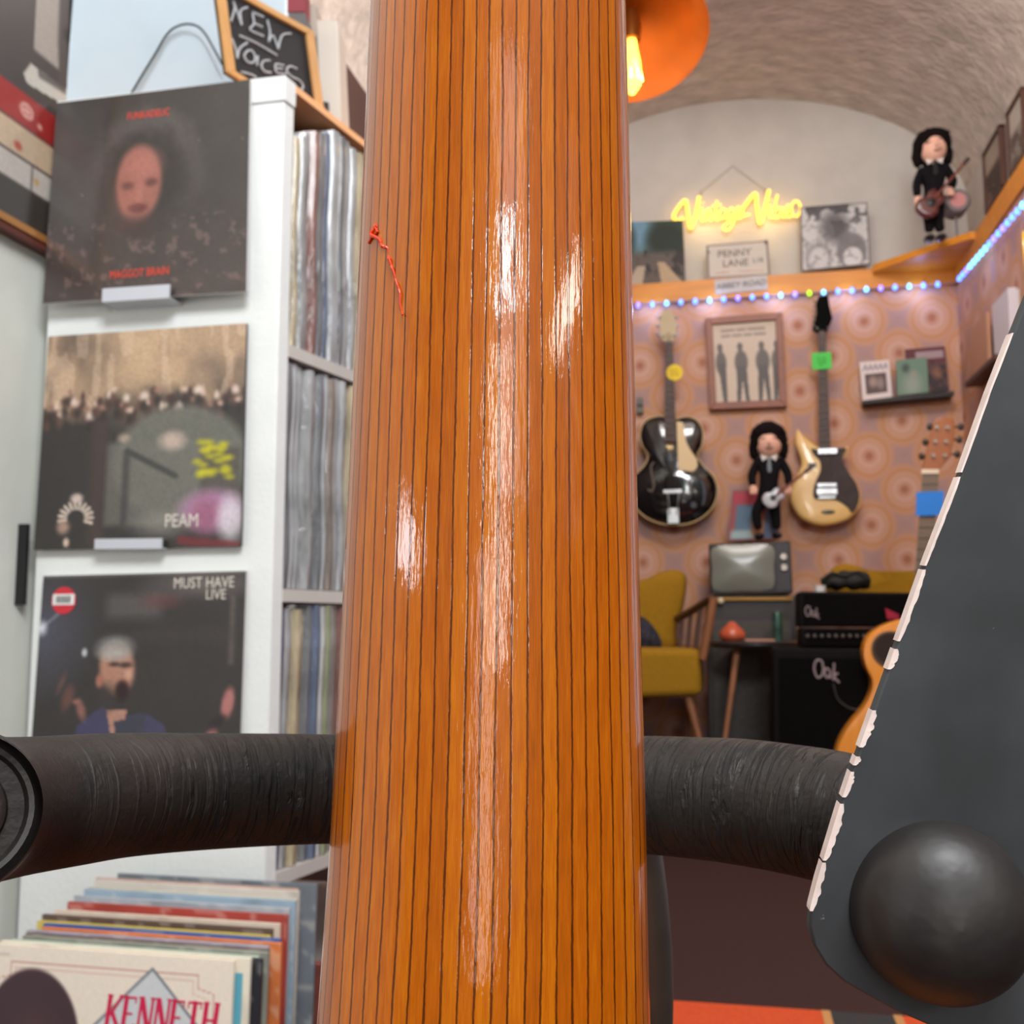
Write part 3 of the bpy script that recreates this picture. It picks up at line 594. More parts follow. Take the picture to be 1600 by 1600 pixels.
# second
B = Art(150, 150, (50, 46, 44)); top = np.clip((.36+.05*np.sin(B.U*9)+(B.fbm(12, 3, 2)-.5)*.16-B.V)*14, 0, 1)
B.mix(top, (176, 146, 118)); B.mix(top*np.clip(B.fbm(5, 4, 8)*2-.9, 0, 1), (78, 66, 60)); B.ell(.48, .12, .16, .22, (206, 172, 136), .8, .8); B.mix(top*(B.vn(30, 5, 12) > .62)*.35, (222, 192, 166))
for i in range(46):
    x = i/45; y = .33+.035*math.sin(i*1.9)+.03*math.sin(i*.7); B.ell(x, y, .010+.006*((i*7) % 3), .013+.008*((i*5) % 2), ((206, 176, 158), (66, 44, 42), (150, 112, 98), (224, 202, 188))[i*13 % 4], .5, .9)
    B.ell(x, y+.045, .018, .026, ((64, 44, 42), (94, 66, 58), (44, 36, 36))[i % 3], .5, .8)
B.rect(.26, .40, .34, 1, (84, 60, 56), .5, .05); B.ell(.70, .62, .33, .26, (112, 112, 102), .08, .85); B.rect(.34, .52, .98, .9, (108, 106, 98), .75, .03)  # grey arch and block: street reflection in the plastic wrap, painted in
B.rect(.42, .56, .455, .92, (62, 60, 58), .8, .02); B.line([(.44, .56), (.68, .68)], .014, (64, 64, 62)); B.rect(.80, .56, .99, .80, (78, 72, 66), .8, .03)  # dark frame shapes inside the painted reflection
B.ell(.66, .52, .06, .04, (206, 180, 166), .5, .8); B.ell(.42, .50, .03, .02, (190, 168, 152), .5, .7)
for i in range(26): a = random.random(); B.ell(.78+.16*random.random(), .53+.17*random.random()+.0*a, .022, .012, (198, 190, 30), .7, .75)  # yellow part of the painted reflection
B.ell(.86, .84, .15, .09, (176, 132, 168), .3, .9); B.ell(.83, .86, .07, .08, (150, 86, 112), .5, .8); B.ell(.95, .88, .06, .1, (216, 208, 214), .4, .8); B.ell(.62, .90, .12, .05, (150, 146, 138), .6, .6)  # pink, purple and pale patches, also reflection painted into the print
B.line([(.72, .97), (.98, 1.0)], .02, (120, 40, 46), .8)
for k in range(12):
    a = math.pi*(.95+k/11*1.15); cx, cy = .2, .86; B.line([(cx+.05*math.cos(a), cy+.045*math.sin(a)), (cx+.085*math.cos(a), cy+.075*math.sin(a))], .0065, (214, 196, 180))
B.ell(.20, .77, .03, .022, (206, 186, 176), .4); B.ell(.14, .90, .03, .03, (198, 160, 140), .5, .8); B.ell(.16, .97, .014, .02, (214, 186, 168), .4); B.grain(.14, 4)
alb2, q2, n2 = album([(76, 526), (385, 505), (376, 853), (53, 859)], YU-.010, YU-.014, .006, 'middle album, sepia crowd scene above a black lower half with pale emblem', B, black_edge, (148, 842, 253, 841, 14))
place_text('PEAM', q2, n2, .72, .885, .03, mat('pale print', (214, 206, 194), .5), alb2, sx=.8)
# third
C_ = Art(150, 150, (48, 44, 44)); C_.mix(C_.fbm(4, 4, 5)*.5, (66, 60, 58)); C_.ell(.02, .28, .16, .20, (96, 98, 120), .9, .6); C_.line([(.0, .27), (.16, .13)], .007, (150, 152, 170), .6); C_.ell(.012, .26, .022, .03, (214, 216, 224), .7)
C_.rect(.33, .10, .60, .22, (104, 100, 98), .6, .06); C_.ell(.60, .14, .09, .035, (110, 62, 62), .6, .6); C_.rect(.93, .12, .955, .46, (120, 108, 104), .5, .02); C_.rect(.45, .28, .95, .34, (66, 58, 56), .5, .06)
Vk = C_.V; C_.V = C_.V+.055
C_.poly([(.18, 1), (.22, .80), (.34, .70), (.42, .76), (.55, .74), (.64, .80), (.70, 1)], (66, 62, 92)); C_.poly([(.36, .72), (.46, .72), (.44, .86), (.40, .90)], (176, 130, 112)); C_.poly([(.40, .78), (.56, .74), (.52, .90), (.42, .96)], (58, 58, 72))
C_.ell(.40, .52, .085, .13, (176, 128, 106), .15, 1, -.15); C_.ell(.385, .42, .085, .055, (150, 146, 142), .4, .9); C_.ell(.32, .58, .02, .035, (168, 110, 92), .3); C_.ell(.44, .505, .03, .014, (70, 50, 46), .5); C_.ell(.385, .50, .025, .012, (70, 50, 46), .5); C_.ell(.455, .55, .018, .025, (204, 156, 134), .5)
C_.ell(.43, .63, .035, .05, (44, 22, 24), .3); C_.ell(.36, .66, .04, .06, (60, 52, 50), .6, .7); C_.ell(.38, .35+.1, .07, .03, (186, 178, 170), .6, .6)
C_.ell(.165, .66, .026, .06, (110, 72, 64), .5, .9, .25); C_.ell(.13, .59, .012, .05, (112, 78, 70), .6, .8, .35); C_.ell(.235, .72, .02, .05, (150, 100, 90), .5, .9, -.3); C_.ell(.21, .68, .02, .012, (150, 100, 90), .5)
C_.ell(.935, .70, .028, .075, (176, 112, 108), .3, 1, .15); C_.ell(.89, .79, .045, .026, (44, 36, 38), .4, 1, -.7); C_.ell(.855, .87, .05, .028, (164, 104, 98), .4, 1, -1.0); C_.ell(.235, .44, .012, .02, (200, 200, 204), .4)

C_.V = Vk
C_.ell(.80, .06, .2, .05, (150, 140, 134), .8, .5)
C_.rect(.0, .0, 1, .012, (150, 144, 138), .5); C_.grain(.14, 9)
alb3, q3, n3 = album([(68, 900), (385, 892), (374, 1215), (45, 1219)], YU-.010, YU-.014, .006, 'lowest album, shouting grey-haired man in a purple jacket, red round sticker', C_, whitee, (150, 1212, 255, 1210, 14))
place_text('MUST HAVE', q3, n3, .80, .055, .024, MATS['pale print'], alb3, sx=.8); place_text('LIVE', q3, n3, .86, .115, .022, MATS['pale print'], alb3, sx=.85)
def q_at(q, u, v): return q[0].lerp(q[1], u).lerp(q[3].lerp(q[2], u), v)
stc = q_at(q3, .115, .125); stk = obj('sticker', MB().lathe(stc-n3*.0012, [(0, -.0004), (.0215, -.0004), (.0215, .0002), (0, .0002)], 32, n3), mat('red sticker', (206, 46, 60), .5), alb3)
wq = MB(); xx = (q3[1]-q3[0]).normalized(); yy = (q3[0]-q3[3]).normalized(); wq.prism([stc-n3*.0022+xx*a+yy*b_ for a, b_ in ((-.019, -.007), (.019, -.007), (.019, .010), (-.019, .010))], n3*.0006); obj('sticker_label', wq, mat('white label', (232, 232, 230), .5), stk)
bq = MB()
for i in range(9): x0 = -.013+i*.003; bq.prism([stc-n3*.0026+xx*a+yy*b_ for a, b_ in ((x0, -.004), (x0+.0012+.0008*(i % 2), -.004), (x0+.0012+.0008*(i % 2), .007), (x0, .007))], n3*.0003)
obj('sticker_bars', bq, mat('black ink', (20, 20, 20), .6), stk)

# things standing on the rack
blue = mat('pale blue gloss panel', (196, 214, 226), .25, var=.04, vscale=6, coat=.5)
yb = YU+.032
q = [at_y(117, -60, yb), at_y(449, -60, yb), at_y(448, 40, yb), at_y(448, 150, yb), at_y(100, 170, yb)]
zb_ = Ztop+.001; q = [at_y(117, -60, yb), at_y(449, -60, yb+.385), at_y(448, 150, yb+.385), at_y(100, 170, yb)]; pl = [q[0], q[1], Vector((q[2].x, q[2].y, zb_)), Vector((q[3].x, yb, zb_))]
bp_ = thing('backdrop_sheet', 'pale blue glossy panel standing on the rack behind the albums', 'panel', ((pl[0].x+pl[1].x)/2, yb, Ztop))
obj('sheet', MB().prism(pl, (0, .02, 0)), blue, bp_, bevel=.003)
cord = smooth_outline([at_y(x, y, yb-.012+.345*(x-117)/332) for x, y in ((203, 150), (222, 118), (244, 82), (258, 58), (270, 45), (288, 38), (306, 40), (320, 52), (334, 76), (348, 102))], 4, False)
o = obj('cord', MB().tube(cord, .0021, 8), mat('black cord', (24, 40, 40), .5), bp_, smooth=60); o['label'] = 'looped black cord'
# chalkboard
cbq = [at_d(333, -26, 1.70), at_d(487, 58, 1.86), at_d(509, 222, 1.86), at_d(352, 122, 1.70)]
dz_ = max(0, Ztop+.001-min(p.z for p in cbq)); cbq = [p+Vector((0, 0, dz_)) for p in cbq]; cbm = (cbq[2]+cbq[3])/2; ch = thing('chalkboard', 'small wood-framed chalkboard reading NEW VOICES on the record rack', 'sign', (cbm.x, cbm.y, Ztop))
nC = (cbq[1]-cbq[0]).cross(cbq[3]-cbq[0]).normalized(); nC = nC if nC.dot(fwd) > 0 else -nC
slate = mat('black slate', (26, 24, 26), .6, var=.2, vscale=30); pine = mat('pine frame', (206, 152, 92), .5, var=.15, vscale=12)
obj('slate', MB().hexa(cbq, [p+nC*.006 for p in cbq]), slate, ch)
def inset(q, a, b_): return [q_at(q, a, b_), q_at(q, 1-a, b_), q_at(q, 1-a, 1-b_), q_at(q, a, 1-b_)]
qi = inset(cbq, .085, .065)
for i in range(4):
    j = (i+1) % 4; obj('frame_rail', MB().hexa([cbq[i]-nC*.006, cbq[j]-nC*.006, qi[j]-nC*.006, qi[i]-nC*.006], [cbq[i]+nC*.004, cbq[j]+nC*.004, qi[j]+nC*.004, qi[i]+nC*.004]), pine, ch, bevel=.001)
chalk = mat('white chalk', (176, 178, 182), .9, var=.2, vscale=300)
def cpt(x, y):  # chalk pixel to board surface
    o0 = cbq[3]; r = ray(x, y); t = (o0-CAM).dot(nC)/r.dot(nC); return CAM+r*t-nC*.0012
strokes = [[(364, 3), (366, 14), (360, 34)], [(364, 4), (371, 22), (377, 40)], [(377, 40), (375, 18), (386, 12)],
           [(394, 22), (396, 38), (390, 47), (411, 57)], [(394, 20), (411, 27)], [(397, 37), (409, 43)],
           [(417, 32), (421, 50), (419, 66)], [(419, 66), (426, 56), (434, 77)], [(434, 77), (440, 56), (454, 53)],
           [(373, 56), (400, 68), (432, 87)], [(361, 60), (368, 78), (370, 92)], [(370, 92), (374, 76), (386, 67)],
           [(387, 79), (381, 87), (386, 97), (395, 98), (398, 89), (393, 80), (386, 80)], [(402, 88), (401, 103)],
           [(421, 95), (411, 96), (408, 104), (413, 112), (423, 114)], [(443, 103), (430, 101), (432, 114), (447, 116)], [(431, 107), (441, 108)],
           [(463, 108), (452, 104), (447, 111), (455, 120), (468, 127), (473, 136), (466, 143), (455, 140), (451, 128)], [(376, 113), (392, 117), (400, 122)], [(466, 150), (476, 160)]]
cm = MB()
for s_ in strokes: cm.tube(smooth_outline([cpt(*p) for p in s_], 4, False) if len(s_) > 2 else [cpt(*p) for p in s_], .0019, 6)
obj('chalk_lettering', cm, chalk, ch)
# items behind the chalkboard
o = obj('book', MB().hexa([at_d(449, -60, 1.95), at_d(476, -60, 1.95), at_d(476, 18, 1.95), at_d(449, 18, 1.95)], [at_d(449, -60, 1.95)+fwd*.05, at_d(476, -60, 1.95)+fwd*.05, at_d(476, 18, 1.95)+fwd*.05, at_d(449, 18, 1.95)+fwd*.05]), mat('crimson cover', (140, 40, 54), .5), origin=at_d(464, 20, 1.95)); tag(o, 'crimson book end behind the top of the chalkboard', 'book')
o = obj('box', MB().hexa([at_d(451, 20, 1.93), at_d(477, 20, 1.93), at_d(478, 190, 1.93), at_d(456, 190, 1.93)], [at_d(451, 20, 1.93)+fwd*.1, at_d(477, 20, 1.93)+fwd*.1, at_d(478, 190, 1.93)+fwd*.1, at_d(456, 190, 1.93)+fwd*.1]), mat('grey box card', (98, 92, 92), .6), origin=at_d(470, 190, 1.93)); tag(o, 'dark grey box under the crimson book behind chalkboard', 'box')
cp = thing('cream_speaker', 'tall narrow cream upright box with black foot beside the chalkboard', 'speaker', at_d(515, 212, 2.0))
cw = mat('cream plastic', (214, 204, 192), .5, var=.04)
obj('cabinet', MB().hexa([at_d(493, 29, 2.0), at_d(527, 32, 2.0), at_d(535, 206, 2.0), at_d(500, 206, 2.0)], [at_d(493, 29, 2.0)+fwd*.1, at_d(527, 32, 2.0)+fwd*.1, at_d(535, 206, 2.0)+fwd*.1, at_d(500, 206, 2.0)+fwd*.1]), cw, cp, bevel=.004)
obj('side_panel', MB().hexa([at_d(479, 5, 2.05), at_d(494, 8, 2.05), at_d(500, 190, 2.05), at_d(484, 190, 2.05)], [at_d(479, 5, 2.05)+fwd*.06, at_d(494, 8, 2.05)+fwd*.06, at_d(500, 190, 2.05)+fwd*.06, at_d(484, 190, 2.05)+fwd*.06]), mat('taupe plastic', (178, 164, 152), .5), cp)
obj('foot', MB().hexa([at_d(518, 206, 1.99), at_d(537, 206, 1.99), at_d(537, 214, 1.99), at_d(518, 214, 1.99)], [at_d(518, 206, 1.99)+fwd*.1, at_d(537, 206, 1.99)+fwd*.1, at_d(537, 214, 1.99)+fwd*.1, at_d(518, 214, 1.99)+fwd*.1]).hexa([at_d(503, 158, 1.985), at_d(513, 160, 1.985), at_d(513, 204, 1.985), at_d(507, 198, 1.985)], [at_d(503, 158, 1.985)+fwd*.01, at_d(513, 160, 1.985)+fwd*.01, at_d(513, 204, 1.985)+fwd*.01, at_d(507, 198, 1.985)+fwd*.01]), mat('black plastic', (22, 22, 24), .45), cp)

# framed poster on the left wall
xw = XL+.004
def wl(px, py): return at_x(px, py, xw)
y0, y1 = wl(-60, 300).y, wl(140, 300).y
zbt = wl(4, 342).z; ztp = zbt+.62
fr = thing('wall_poster', 'framed dark poster with torn white banner on the left wall', 'poster', (XL, (y0+y1)/2, zbt))
pq = [Vector((xw+.012, y0, ztp)), Vector((xw+.012, y1, ztp)), Vector((xw+.012, y1, zbt)), Vector((xw+.012, y0, zbt))]
D = Art(90, 220, (66, 62, 62))
u0 = lambda px: (wl(px, 300).y-y0)/(y1-y0)
def vv(px, py): return (ztp-wl(px, py).z)/(ztp-zbt)
D.rect(u0(31), 0, u0(74), vv(60, 92), (160, 154, 148), 1, .01); D.line([(u0(72), 0), (u0(76), vv(76, 60)), (u0(80), vv(80, 112))], .035, (74, 70, 70)); D.line([(u0(98), 0), (u0(96), vv(96, 60)), (u0(92), vv(92, 115))], .03, (92, 88, 88)); D.ell(u0(88), vv(88, 50), .05, .02, (30, 28, 30), .5)
D.poly([(u0(17), vv(17, 108)), (u0(28), vv(28, 92)), (u0(102), vv(102, 146)), (u0(104), vv(104, 156)), (u0(84), vv(84, 160)), (u0(22), vv(22, 124))], (196, 192, 184))
D.line([(u0(42), vv(42, 108)), (u0(84), vv(84, 135))], .012, (70, 68, 70), .8)
b1, b2, b3, b4 = vv(12, 135), vv(8, 186), vv(5, 236), vv(3, 278)
D.rect(-.1, b1, 1.1, b2, (160, 46, 44)); D.rect(-.1, b2, 1.1, b3, (198, 174, 148)); D.rect(-.1, b3, 1.1, b4, (196, 188, 180)); D.rect(-.1, b4, 1.1, 1.1, (64, 58, 54)); D.rect(u0(37), b3, u0(41), b4, (110, 96, 92)); D.rect(-.1, b3-.004, 1.1, b3+.004, (90, 78, 74)); D.rect(-.1, b2-.004, 1.1, b2+.003, (96, 50, 46))
cx, cy = u0(25), vv(25, 170)
for k in range(16): a = k/16*2*math.pi; D.line([(cx+.05*math.cos(a), cy+.016*math.sin(a)), (cx+.05*math.cos(a+.4), cy+.016*math.sin(a+.4))], .005, (214, 160, 150))
D.line([(cx-.03, cy), (cx+.03, cy)], .006, (214, 160, 150)); D.line([(cx, cy-.012), (cx, cy+.012)], .006, (214, 160, 150)); D.ell(u0(14), vv(14, 226), .03, .011, (180, 76, 62), .3); D.ell(u0(47), vv(47, 196), .02, .008, (214, 160, 150), .3); D.ell(u0(46), vv(46, 285), .02, .01, (200, 160, 110), .4)
D.grain(.08)
art_obj('print', D, pq, (0, 0, 0), print_mat('poster print', .35), fr)
gold = mat('gold frame edge', (186, 128, 70), .4, metal=.3); redw = mat('red brown frame', (104, 52, 42), .5)
for (a, m_, k) in ((.012, gold, 0), (.024, redw, 1)):
    f_ = MB(); w_ = .012; o_ = .012*k
    f_.box((xw+.008, (y0+y1)/2, zbt-w_/2-o_), (.026-.006*k, y1-y0+2*w_+2*o_, w_)); f_.box((xw+.008, (y0+y1)/2, ztp+w_/2+o_), (.026-.006*k, y1-y0+2*w_+2*o_, w_))
    f_.box((xw+.008, y0-w_/2-o_, (zbt+ztp)/2), (.026-.006*k, w_, ztp-zbt+2*o_)); f_.box((xw+.008, y1+w_/2+o_, (zbt+ztp)/2), (.026-.006*k, w_, ztp-zbt+2*o_)); obj('frame', f_, m_, fr)
# narrow dark strip on the left wall
o = obj('cable_cover', MB().box((XL+.008, wl(33, 850).y, .84), (.016, .008, .13)), MATS['black plastic'], origin=(XL, wl(33, 850).y, .8)); tag(o, 'short dark vertical strip on the left wall beside the rack', 'cable cover')  # thin dark strip; not known to be a cable cover

# ================================================================== CRATE OF RECORDS
recs = [  # left px, left py, colour words, rgb, tilt
 (-24, 1474, 'cream KENNETH', (232, 218, 200)), (2, 1472, 'cream blue-striped', (236, 226, 206)), (14, 1473, 'black', (36, 38, 46)), (17, 1467, 'mint green', (180, 196, 176)), (36, 1461, 'grey green', (150, 152, 140)),
 (40, 1457, 'brown', (112, 92, 84)), (42, 1454, 'lavender', (164, 156, 172)), (66, 1448, 'orange', (226, 128, 70)), (68, 1443, 'bright blue', (62, 96, 164)), (58, 1437, 'yellow', (206, 182, 84)), (66, 1431, 'dark brown', (100, 80, 70)),
 (85, 1421, 'pale cream', (224, 204, 184)), (106, 1409, 'red', (176, 72, 62)), (116, 1400, 'silver wrapped', (176, 184, 192)), (132, 1391, 'light blue', (160, 180, 196)), (138, 1386, 'ivory', (206, 200, 184)), (148, 1377, 'off-white', (214, 206, 196)), (150, 1372, 'salmon', (206, 166, 150)), (184, 1365, 'grey-blue topmost rear', (120, 128, 136))]
zt0 = .376
crl = at_z(200, 1420, zt0)
rpos = []
for i, (lx, ly, nm_, rgb) in enumerate(recs):
    p = at_z(lx, ly, zt0); rpos.append(p)
woodc = mat('crate wood', (120, 62, 52), .6, var=.2, vscale=6, stretch=(1, 6, 6))
ymin, ymax = rpos[0].y-.03, YU-.012
cx0 = min(p.x for p in rpos)-.012; cx1 = max(p.x for p in rpos)+.345
crate = thing('record_crate', 'red-brown wooden crate full of upright records, lower left', 'crate', ((cx0+cx1)/2, (ymin+ymax)/2, 0))
for nme, c, sz in (('side_panel', (cx0, (ymin+ymax)/2, .13), (.015, ymax-ymin, .26)), ('side_panel', (cx1, (ymin+ymax)/2, .13), (.015, ymax-ymin, .26)), ('front_panel', ((cx0+cx1)/2, ymin, .12), (cx1-cx0+.015, .015, .24)), ('back_panel', ((cx0+cx1)/2, ymax, .13), (cx1-cx0+.015, .015, .26)), ('bottom_panel', ((cx0+cx1)/2, (ymin+ymax)/2, .05), (cx1-cx0, ymax-ymin, .012))):
    obj(nme, MB().box(c, sz), woodc, crate, bevel=.002)
lastY = None
for i, (lx, ly, nm_, rgb) in enumerate(recs):
    p = rpos[i].copy()
    if lastY is not None and p.y < lastY+.0065: p.y = lastY+.0065
    lastY = p.y
    wdt = .314; th = .0045; lean = .012; hgt = .313
    q = [p, p+Vector((wdt, 0, 0)), p+Vector((wdt, -lean, -hgt)), p+Vector((0, -lean, -hgt))]
    if i > 0:
        zz = random.uniform(-.002, .002)
        for v in q: v.z += zz
    art = Art(48, 48, rgb); art.mix(np.clip(art.fbm(6, 6, i)*2-1, 0, 1)*.5, tuple(max(0, c*.6) for c in rgb)); art.mix((art.vn(20, 40, i+50) > .72)*.35, (236, 226, 214))
    t = thing('record', '%s record sleeve, %s in the crate' % (nm_, 'frontmost' if i == 0 else 'rearmost' if i == len(recs)-1 else 'just behind the %s one' % recs[i-1][2].replace(' topmost rear', '')), 'record', (q[2]+q[3])/2, 'records in the crate')
    obj('sleeve', MB().hexa(q, [v+Vector((0, th, 0)) for v in q]), mat('crate sleeve '+nm_, rgb, .5, var=.12, vscale=40), t)
    if i == 0:
        art = Art(260, 200, (236, 222, 206)); W1, H1 = 1, 1
        for (off, al) in ((0, .8), (.02, .35)):
            x0, x1, y_ = .07+off, .93-off, .055+off; art.line([(x0+.05, y_), (x1-.06, y_), (x1-.06, y_+.045), (x1, y_+.06), (x1, .9), ], .0018, (188, 110, 100), al); art.line([(x0+.05, y_), (x0+.05, y_+.05), (x0, y_+.06), (x0, .9)], .0018, (188, 110, 100), al)
        art.poly([(.41, .31), (.69, .045), (.96, .31), (.69, .56)], (206, 208, 210)); art.line([(.41, .31), (.69, .045), (.96, .31), (.69, .56), (.41, .31)], .0045, (104, 112, 124))
        art.ell(.215, .33, .20, .255, (66, 46, 54), .03); art.ell(.23, .40, .12, .16, (84, 58, 60), .4, .8); art.ell(.28, .36, .05, .05, (130, 82, 72), .6, .7); art.rect(.04, .028, .11, .036, (170, 160, 150), .5); art.grain(.04)
        art_obj('cover_print', art, q, (0, -.0006, 0), print_mat('crate print', .45), t)
        # KENNETH: condensed bold serif capitals drawn as strokes
        X = (q[1]-q[0]).normalized(); Yv = (q[0]-q[3]).normalized(); nn = Vector((0, -1, 0)); base = q_at(q, .52, .262)+nn*.001
        G = {'K': [((0, 0), (0, 1), .2), ((.12, .42), (.62, 1), .13), ((.2, .5), (.66, 0), .19)], 'E': [((0, 0), (0, 1), .2), ((0, .95), (.5, .95), .09), ((0, .5), (.4, .5), .09), ((0, .05), (.52, .05), .09), ((.5, .8), (.5, .98), .06), ((.52, .02), (.52, .22), .06)],
             'N': [((0, 0), (0, 1), .12), ((.02, 1), (.55, 0), .22), ((.6, 0), (.6, 1), .12)], 'T': [((.28, 0), (.28, 1), .2), ((-.05, .95), (.6, .95), .09), ((-.05, .78), (-.05, .98), .06), ((.6, .78), (.6, .98), .06)], 'H': [((0, 0), (0, 1), .2), ((.55, 0), (.55, 1), .2), ((0, .5), (.55, .5), .1)]}
        serif = {'K': [0, .62], 'E': [0], 'N': [0, .6], 'T': [.28], 'H': [0, .55]}
        hh, ww = .038, .0235; kb = MB(); cx = 0
        for chh in 'KENNETH':
            L_ = list(G[chh])
            for s0 in serif[chh]: L_ += [((s0-.15, .03), (s0+.15, .03), .06)]+([] if chh == 'T' else [((s0-.15, .97), (s0+.15, .97), .06)])
            for (a, b_, w0) in L_:
                pa = base+X*(cx+a[0]*ww)+Yv*(a[1]*hh)+X*a[1]*.004; pb_ = base+X*(cx+b_[0]*ww)+Yv*(b_[1]*hh)+X*b_[1]*.004; dv = (pb_-pa).normalized(); sd = dv.cross(nn)*w0*ww*.55
                kb.prism([pa-sd, pb_-sd, pb_+sd, pa+sd], nn*.0003)
            cx += ww*(.86 if chh != 'E' else .78)
        obj('lettering', kb, mat('crimson ink', (206, 30, 78), .5), t); continue
    art_obj('cover_print', art, q, (0, -.0005, 0), print_mat('crate print', .45), t)
    if i == 1: obj('stripe', MB().prism([q_at(q, u, v)-Vector((0, .0012, 0)) for u, v in ((.945, .05), (.975, .05), (.975, .95), (.945, .95))], (0, .0004, 0)), mat('teal ink', (96, 170, 190), .5), t)
    if i == 8: obj('stripe', MB().prism([q_at(q, u, v)-Vector((0, .0012, 0)) for u, v in ((.93, .01), (.985, .01), (.985, .9), (.93, .9))], (0, .0004, 0)), mat('navy ink', (56, 46, 140), .5), t)

# rug
rz = .006; ra_, rb_ = at_z(1020, 1561, rz), at_z(1420, 1588, rz)
rug = thing('rug', 'orange floor rug with a black square edged in tan, bottom right', 'rug', ((ra_.x+rb_.x)/2, ra_.y-.2, 0))
yy0 = ra_.y; slope = (rb_.y-ra_.y)/(rb_.x-ra_.x)
def rp(px, dy=0):
    p = at_z(px, 1561+(px-1020)*.0675, rz); return Vector((p.x, p.y-dy, 0))
xa, x1, x2, x3 = rp(900), rp(1290), rp(1402), rp(1640)
def rpatch(a, b_, c, m, z=.0): obj('rug_field' if z == 0 else 'rug_border', MB().prism([a, b_, b_+Vector((.10*0+c, -.42, 0)), a+Vector((.0+c*.0, -.42, 0))] if c == 0 else [a, b_, b_+Vector((c, -.42, 0)), a+Vector((c, -.42, 0))], (0, 0, rz+z)), m, rug)
rpatch(xa, x1, 0, mat('orange rug', (214, 78, 30), .95, var=.1, vscale=120, bump=.3, bscale=400)); rpatch(x1, x2, 0, mat('charcoal rug', (52, 50, 50), .95, var=.1, vscale=120)); rpatch(x2, x3, 0, MATS['orange rug'])
tanm = mat('tan rug line', (196, 140, 84), .95)
for e in (x1, x2): rpatch(e-Vector((.008, 0, 0)), e+Vector((.008, 0, 0)), 0, tanm, .001)

# ================================================================== PENDANT LAMP
lp = at_d(984, 52, 3.0)
lamp = thing('pendant_lamp', 'copper pendant lamp with a glowing filament bulb by the vault', 'lamp', lp)
copper = mat('warm copper shade', (186, 92, 6), .45, metal=.2, var=.15, vscale=10)
axl = (Vector((0, 0, 1))+Vector((-.1, .42, 0))).normalized()
prof = [(.03, .095), (.06, .09), (.12, .065), (.18, .03), (.226, -.012), (.230, -.018), (.226, -.016), (.178, .022), (.118, .057), (.058, .082), (.0, .086)]
obj('shade', MB().lathe(lp, prof, 48, axl), copper, lamp, smooth=60)
bc = lp+rgt*.005-upv*.02
obj('socket', MB().lathe(bc, [(0, .09), (.022, .09), (.03, .04), (.026, 0), (0, 0)], 24), mat('brass socket', (150, 90, 30), .35, metal=.7), lamp, smooth=50)
bulb = obj('bulb', MB().lathe(bc, [(.014, .0), (.018, -.03), (.026, -.07), (.028, -.11), (.022, -.145), (.008, -.165), (0, -.168)], 24), mat('lit amber glass', (255, 190, 90), .2, emit=((255, 186, 70), 4.5)), lamp, smooth=60)
fl = MB()
for k in range(8): a = k*math.pi/4; v = Vector((math.cos(a), math.sin(a), 0)); fl.tube([bc+v*.016+Vector((0, 0, -.03)), bc+v*.03+Vector((0, 0, -.13))], .0022, 6)
obj('filament', fl, mat('hot filament', (255, 220, 140), .5, emit=((255, 214, 120), 14)), bulb)
obj('cable', MB().tube([lp+axl*.09, Vector((lp.x, lp.y, 3.4))], .004, 8), MATS['black plastic'], lamp)
point('pendant_bulb_light', bc-Vector((0, 0, .24)), 1.6, (1, .62, .25), .03)
point('pendant_shade_glow', bc+rgt*.11-fwd*.02+upv*.0-Vector((0, 0, .03)), .12, (1, .55, .15), .02)

# ================================================================== LED STRING
wire = MB(); Yw = 4.762
pb0, pb1 = at_y(960, 478.5, Yw), at_y(1492, 443, Yw)
xs = XR-.024
pr0 = at_x(1499, 436, xs); pr1 = at_x(1606, 312, xs)
led = thing('string_lights', 'string of small glowing blue lights under the orange ledge', 'string lights', pb0)
path = [pb0+(pb1-pb0)*t for t in np.linspace(0, 1, 20)]+[pr0+(pr1-pr0)*t for t in np.linspace(0, 1, 20)]
obj('wire', MB().tube([p+Vector((0, .006, .004)) for p in path], .0022, 6), mat('clear wire', (150, 160, 190), .4), led)
lm = [mat('blue led', (90, 140, 255), .3, emit=((84, 134, 255), 3.6)), mat('cyan led', (110, 190, 255), .3, emit=((100, 186, 255), 3.6)), mat('violet led', (130, 120, 255), .3, emit=((118, 112, 255), 3.4)), mat('green led', (150, 230, 40), .3, emit=((150, 226, 20), 2.2))]
meshes = []
for m_ in lm:
    b_ = MB().ball((0, 0, 0), .0104, 12, 8).lathe((0, 0, 0), [(.006, .006), (.006, .014), (0, .014)], 8); me = bpy.data.meshes.new('bulb'); me.from_pydata([tuple(v) for v in b_.v], [], b_.f); me.materials.append(m_); finish(me, 60); meshes.append(me)
bx = [955+22.2*i for i in range(25)]
def led_at(p, k):
    o = bpy.data.objects.new('bulb', meshes[k]); COL.objects.link(o); o.parent = led; o.location = p-Vector(led['_o'])
    if k == 3: o['label'] = 'green bulb'
kinds = [2, 0, 1, 0, 0, 1, 0, 2, 0, 0, 1, 2, 1, 1, 0, 0, 1]
for i in range(23):
    px = 997+22.3*i*(1+.0018*i*0); py = 477.5-(px-997)*.0695
    if px > 1483: break
    k = 3 if i == 12 else kinds[i % 17]
    led_at(at_y(px, py, Yw), k)
for i in range(17):
    # equal spacing along the side wall
    p = pr0+(pr1-pr0)*(i/16); led_at(p, kinds[(i*3+1) % 17])
for t in (.12, .3, .5, .7, .9):
    p = pb0.lerp(pb1, t); point('led_glow', p+Vector((0, -.03, -.03)), .45, (.35, .5, 1), .02)
